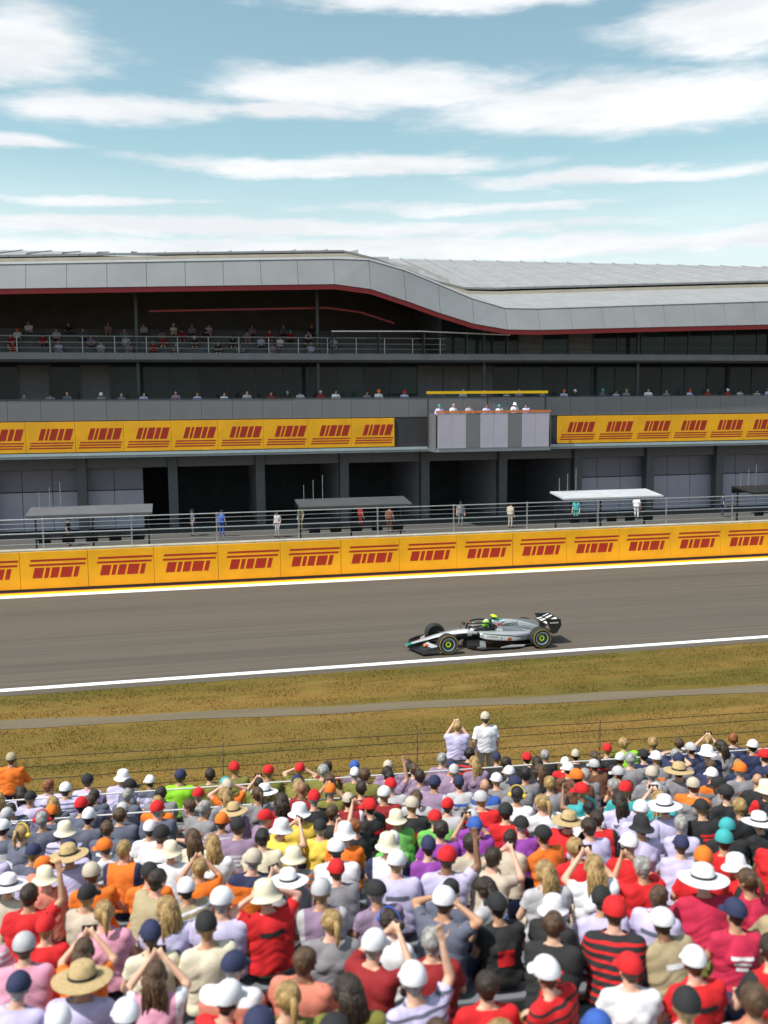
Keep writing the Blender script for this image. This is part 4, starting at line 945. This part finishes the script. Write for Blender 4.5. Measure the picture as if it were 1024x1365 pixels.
for r_ in range(NR):
    b = empty('bench', sp(0, -PITCH * r_, Z0 + RISE * r_), SA); tag(b, 'long grey bench, %s row up from the wire fence' % ORD[r_], 'bench', 'spectator benches')
    mesh_obj('seat_plank', pl, m_bench, b)
    for k in range(8):
        o = mesh_obj('leg', lg, m_steel, b); o.location.x = -9.5 + k * 2.8
# low post and wire fence on the grass
fe = empty('wire_fence', sp(0, 2.05, 0), SA); tag(fe, 'low post and dark wire fence on the grass before the spectators', 'fence')
m_wire = M('dark_wire', (.045, .030, .022), .6, .3, .3, 6); m_wood = M('weathered_post', (.24, .17, .09), .85, 0, .3, 6, (1, 1, .2), bump=.4)
for k, z in enumerate((.18, .40, .68, .95, 1.14)):
    tube('wire', [(x, .0, z + .006 * math.sin(x * 1.3 + k)) for x in np.arange(-14, 15.1, 1.0)], .009, m_wire, fe, 5)
for k in range(7): tube('fence_post', [(-12.4 + k * 4.3, .05, -.0), (-12.4 + k * 4.3, .05, 1.2)], .017, m_wood, fe, 8)
# steel crush rails in the terrace
m_rail = M('white_rail_paint', (.66, .66, .66), .4, .2, .08, 4)
for v, z, x0, x1, lab in ((-.47, 1.28, -8, 9, 'thin white steel rail across the terrace behind the first bench'), (-2.19, 1.62, -7.5, -1.6, 'short white steel rail across the terrace behind the third bench')):
    g = empty('hand_rail', sp(0, v, 0), SA); tag(g, lab, 'railing')
    tube('rail', [(x0, 0, z), ((x0 + x1) / 2, 0, z), (x1, 0, z)], .016, m_rail, g, 8)
    zb = Z0 + RISE * (1 if v > -1 else 3)
    for k in range(5): tube('rail_post', [(x0 + .1 + k * (x1 - x0 - .2) / 4, 0, zb), (x0 + .1 + k * (x1 - x0 - .2) / 4, 0, z)], .015, m_rail, g, 8)

# ------------------------------------------------------------------ spectators, coloured as the photograph shows each part of the bank
ANCH = [(60, 1060, 'lavender'), (150, 1090, 'slate'), (230, 1090, 'grey'), (400, 1055, 'olive'), (450, 1075, 'dark red'), (590, 1045, 'mauve'), (700, 1015, 'black'), (960, 1005, 'navy'), (700, 1055, 'grey'), (900, 1045, 'grey'), (610, 1065, 'light grey'), (790, 1050, 'brown'), (480, 1090, 'black'), (60, 1100, 'slate'), (300, 1100, 'mauve'), (340, 1075, 'grey'),
        (830, 1072, 'teal'), (740, 1085, 'white'), (660, 1090, 'red'), (540, 1115, 'green'), (430, 1122, 'yellow'), (650, 1118, 'purple'), (590, 1125, 'purple'), (760, 1110, 'red'), (860, 1095, 'lavender'), (980, 1090, 'black'), (80, 1145, 'lavender'), (200, 1138, 'white'), (280, 1142, 'cream'), (150, 1168, 'orange'), (80, 1178, 'salmon'), (330, 1168, 'orange'), (450, 1135, 'orange'), (480, 1155, 'white'), (390, 1172, 'grey'),
        (640, 1148, 'beige'), (560, 1178, 'lavender'), (720, 1163, 'orange'), (850, 1138, 'lavender'), (950, 1155, 'red'), (890, 1172, 'red'), (1000, 1165, 'red'), (300, 1188, 'olive'), (60, 1205, 'beige'), (240, 1203, 'tan'), (350, 1198, 'slate'), (150, 1218, 'salmon'), (440, 1205, 'mauve'), (790, 1190, 'white'), (720, 1195, 'light grey'), (400, 1218, 'red'), (60, 1245, 'red'), (250, 1240, 'lavender'), (150, 1250, 'pink'), (30, 1275, 'pink'),
        (600, 1220, 'slate'), (560, 1245, 'white'), (830, 1212, 'lavender'), (960, 1205, 'crimson'), (720, 1240, 'black'), (990, 1240, 'tan'), (330, 1268, 'cream'), (450, 1255, 'grey'), (100, 1298, 'orange'), (30, 1305, 'orange'), (520, 1285, 'dark red'), (640, 1268, 'black'), (770, 1265, 'black'), (850, 1295, 'white'), (960, 1305, 'red'), (250, 1315, 'pink'), (320, 1305, 'salmon'), (470, 1315, 'lavender'), (560, 1315, 'lavender'),
        (120, 1338, 'lavender'), (350, 1338, 'slate'), (240, 1355, 'red'), (430, 1350, 'olive'), (520, 1350, 'orange'), (690, 1340, 'red'), (630, 1345, 'red'), (900, 1355, 'white'), (1000, 1335, 'salmon'), (810, 1350, 'dark red'), (760, 1345, 'red'), (650, 1330, 'red'), (930, 1180, 'red'), (980, 1180, 'dark red'), (840, 1160, 'red')]
HEADS = ['cap white', 'cap red', 'cap black', 'cap navy', 'cap orange', 'bucket cream', 'bucket white', 'bucket black', 'sunhat straw', 'short brown', 'short dark brown', 'short black', 'short blond', 'short grey', 'short ginger', 'bald', 'long blond', 'long dark brown', 'long brown', 'tail brown', 'tail blond', 'cap royal blue', 'cap beige', 'sunhat white', 'cap light grey', 'cap teal']
POSE_TXT = {'lap': '', 'lap_f': '', 'knees': 'leaning forward', 'knees_b': 'in long sleeves leaning forward', 'phone': 'holding up a phone', 'phone_f': 'holding up a phone', 'wave': 'raising one arm', 'ears': 'covering both ears', 'stand': 'standing'}
used_lab = set(); m_phone = M('phone_black', (.012, .012, .014), .3, 0, .2, 4)
rnd = random.Random(5)
def describe(key, shirt, hd_, defend, mode=None):
    k, _, c = hd_.partition(' ')
    if k == 'cap': h = '%s cap' % c
    elif k == 'bucket': h = '%s bucket hat' % c
    elif k == 'sunhat': h = 'wide %s sun hat' % c
    elif k == 'bald': h = 'shaved head'
    elif k == 'long': h = 'long %s hair' % c
    elif k == 'tail': h = '%s ponytail' % c
    else: h = 'short %s hair' % c
    sh = shirt + ' top'
    if mode and mode.endswith('print'): sh = '%s top with %s %s' % (shirt, YOKE[shirt], mode)
    elif mode == 'stripes': sh = '%s top with %s stripes' % (shirt, YOKE[shirt])
    elif mode: sh = '%s top with %s %s' % (shirt, YOKE[shirt], {'shoulders': 'shoulders', 'sides': 'sleeves'}[mode])
    t = 'spectator in %s, %s' % (sh, h)
    if defend: t += ' and %s ear defenders' % defend
    if POSE_TXT[key]: t += ', ' + POSE_TXT[key]
    return t
count = 0
for r_ in range(NR):
    u = -9.0 + rnd.uniform(0, .5)
    while u < 10:
        u += rnd.uniform(.52, .64)
        if rnd.random() < .05: continue
        v = -PITCH * r_; base = Z0 + RISE * r_
        px = to_px(sp(u, v, base + 1.25)); pb = to_px(sp(u, v, base + .95))
        if px[0] < -45 or px[0] > 1069 or px[1] > 1420: continue
        best = sorted((abs(px[0] - a[0]) * .45 + abs((px[1] + pb[1]) / 2 - a[1]) * 1.6 + rnd.uniform(0, 10), a[2]) for a in ANCH)
        shirt = best[0][1]
        if rnd.random() < .08: shirt = best[1][1]
        if r_ == 0 and (abs(px[0] - 845) < 19 or abs(px[0] - 230) < 19): shirt = 'lime'
        for attempt in range(60):
            key = rnd.choices(['lap', 'lap_f', 'knees', 'knees_b', 'phone', 'phone_f', 'wave', 'ears'], [36, 26, 20, 12, 3, 2.5, 1.5, 1.5])[0]
            hd_ = rnd.choices(HEADS, [15, 9, 9, 5, 3, 1.5, 1.5, 1.5, 1.5, 8, 8, 5, 5, 6, 2, 3, 4, 4, 4, 3, 3, 3, 4, 1.5, 4, 2])[0]
            if key.endswith('_f') and hd_.split()[0] in ('bald', 'short'): hd_ = rnd.choice(['long blond', 'long dark brown', 'long brown', 'tail brown', 'tail blond'])
            if not key.endswith('_f') and hd_.split()[0] in ('long', 'tail'): hd_ = rnd.choice(HEADS[:16])
            k, _, c = hd_.partition(' ')
            dfd = rnd.choice(['black', 'red', 'light grey', 'royal blue', 'yellow']) if rnd.random() < .15 and k in ('short', 'bald', 'tail') and key != 'ears' else None
            mode = rnd.choice(['shoulders', 'sides', 'stripes', 'bar print', 'block print', 'triple bar print', 'bar print', 'triple bar print']) if rnd.random() < .45 and shirt in YOKE else None
            lab = describe(key, shirt, hd_, dfd, mode)
            if lab not in used_lab and len(lab.split()) <= 15: break
            if attempt > 40: shirt = rnd.choice(best[:6])[1]
        used_lab.add(lab)
        hc = c if k in ('short', 'long', 'tail') else rnd.choice(['dark brown', 'brown', 'black', 'blond', 'grey'])
        o = person(key, sp(u, v + rnd.uniform(-.03, .03), base), SA + rnd.gauss(0, .2) + (rnd.choice([-1, 1]) * rnd.uniform(.4, 1.0) if rnd.random() < .22 else 0), shirt, rnd.choice(['navy', 'slate', 'black', 'beige', 'grey', 'olive']), k if k != 'short' else 'short', hc, rnd.choices([0, 1, 2, 3], [4, 4, 1, 3])[0], rnd.uniform(.94, 1.07), dfd, 'spectator', c, mode)
        tag(o, lab, 'person', 'spectators on the benches'); count += 1
        if not key.startswith('phone'): o.scale.x *= rnd.uniform(.93, 1.12); o.rotation_euler.y = rnd.gauss(0, .035)
        if key.startswith('phone'):
            ph = box('phone', -.075, .075, -.005, .005, -.037, .037, m_phone, None, .004); q = PROTO[key]['J']['wr'][1]
            ph.matrix_world = Matrix.Translation(o.location) @ Matrix.Rotation(o.rotation_euler.z, 4, 'Z') @ Matrix.Scale(o.scale.x, 4) @ Matrix.Translation((0, q[1] + .045, q[2] + .075)) @ Matrix.Rotation(R(-8), 4, 'X')
            tag(ph, 'black phone held up by ' + lab.split(', holding')[0], 'phone', 'phones held up by spectators')
print('spectators', count)
# people standing in front of the first bench
def stander(key, x, y, rz, lab, *a, **k):
    o = person(key, (x, y, .0), rz, *a, **k); tag(o, lab, 'person'); return o
stander('stand', 6.45, 18.75, SA + .1, 'person in white top and beige cap standing at the wire fence', 'white', 'beige', 'cap', 'brown', 0, 1.03, hatcol='beige')
stander('stand_phone', 5.75, 18.55, SA - .15, 'person in lavender top holding up hands by the wire fence', 'lavender', 'grey', 'short', 'blond', 3, 1.0)
stander('stand_rail', -3.3, 19.0, SA, 'person in orange long sleeves standing at the wire fence', 'orange', 'navy', 'cap', 'brown', 1, .97, hatcol='tan')
# guests on the building balconies
rb = random.Random(9)
GC = ['mauve', 'lavender', 'slate', 'grey', 'white', 'black', 'dark red', 'mauve', 'light grey']
def guest(key, loc, rz, shirt, where, group):
    for _ in range(40):
        hair = rb.choice(list(HAIRC)); hd_ = rb.choice(['short', 'short', 'cap', 'bucket']); hc = rb.choice(['white', 'black', 'navy', 'red', 'orange', 'teal', 'beige'])
        tx = 'guest in %s top with %s %s' % (shirt, (hc + (' cap' if hd_ == 'cap' else ' bucket hat') if hd_ != 'short' else hair + ' hair'), where)
        if tx not in used_lab: break
        shirt = rb.choice(GC)
    used_lab.add(tx)
    o = person(key, loc, rz, shirt, rb.choice(['navy', 'slate', 'black', 'beige']), hd_, hair, rb.choice([0, 1, 3]), rb.uniform(.95, 1.05), None, 'guest', hc)
    tag(o, tx, 'person', group)
x = -10.5
while x < 47:
    x += rb.uniform(.8, 2.2)
    guest('stand_rail', (x, 63.75, 7.70), math.pi + rb.uniform(-.3, .3), rb.choice(GC), 'standing behind the grey balustrade', 'guests behind the grey balustrade')
for k in range(7): guest(rb.choice(['stand', 'stand_rail']), (17.9 + k * 1.05 + rb.uniform(-.2, .2), 61.45 + rb.uniform(0, .5), 6.754), math.pi + rb.uniform(-.4, .4), rb.choice(['white', 'lavender', 'white', 'light grey']), 'on the projecting balcony', 'guests on the projecting balcony')
for k in range(4):
    x = -10.5 + rb.uniform(0, 1)
    while x < 12:
        guest('lap' if rb.random() < .6 else 'knees', (x, 67.55 + k * 1.3, 12.02 + k * .52 - .38), math.pi, rb.choice(GC), 'seated on the upper terrace', 'guests seated on the upper terrace')
        x += rb.uniform(1.2, 3.2)
# crew in the pit lane
for x, y, sh in ((-6.4, 60, 'black'), (1.2, 62.5, 'slate'), (3.0, 61.5, 'royal blue'), (12.5, 62.8, 'dark red'), (14.0, 60.5, 'brown'), (19.5, 62.2, 'grey'), (27.8, 61.4, 'teal'), (33.0, 62.4, 'white'), (39.5, 61.6, 'navy'), (6.5, 60.2, 'light grey'), (8.4, 63.0, 'olive'), (22.5, 60.4, 'beige'), (44.0, 61.0, 'mauve')):
    o = person('stand', (x, y, .007), rb.uniform(-3, 3), sh, sh, 'cap', 'brown', 0, 1.0, None, 'crew_member', 'black')
    tag(o, 'crew member in %s team wear with black cap in the pit lane' % sh, 'person', 'crew in the pit lane')

# ------------------------------------------------------------------ grass blades on the verge
rg = np.random.default_rng(4); n = 130000
X = rg.uniform(-9, 25, n); Yg = rg.uniform(18.2, 28.66, n) - 0; 
clump = np.array([noise.noise((x * .9, y * 1.6, 3.0)) for x, y in zip(X, Yg)])
cx, sx = math.cos(-PH), math.sin(-PH); dv = (X - po[0]) * sx + (Yg - po[1]) * cx
keep = (clump > -.35 + rg.uniform(-.2, .2, n)) & ~((np.abs(dv) < .42))
dl = -(X - SO[0]) * math.sin(SA) + (Yg - SO[1]) * math.cos(SA); keep &= dl > .95
X, Yg, clump = X[keep], Yg[keep], clump[keep]; n = len(X)
hgt = (.022 + .035 * np.clip(clump + .4, 0, 1)) * rg.uniform(.6, 1.4, n); an = rg.uniform(0, 2 * np.pi, n); wd = rg.uniform(.006, .013, n)
ln = rg.normal(0, .02, (n, 2))
vv = np.empty((n, 3, 3)); vv[:, 0] = np.c_[X - np.cos(an) * wd, Yg - np.sin(an) * wd, np.zeros(n)]; vv[:, 1] = np.c_[X + np.cos(an) * wd, Yg + np.sin(an) * wd, np.zeros(n)]; vv[:, 2] = np.c_[X + ln[:, 0], Yg + ln[:, 1], hgt]
me = bpy.data.meshes.new('grass'); me.vertices.add(3 * n); me.vertices.foreach_set('co', vv.ravel()); me.loops.add(3 * n); me.loops.foreach_set('vertex_index', np.arange(3 * n)); me.polygons.add(n); me.polygons.foreach_set('loop_start', np.arange(0, 3 * n, 3)); me.polygons.foreach_set('loop_total', np.full(n, 3)); me.update(); me.validate()
tag(mesh_obj('grass', me, m_grass), 'short dry grass blades on the verge beside the track', 'grass', kind='stuff')
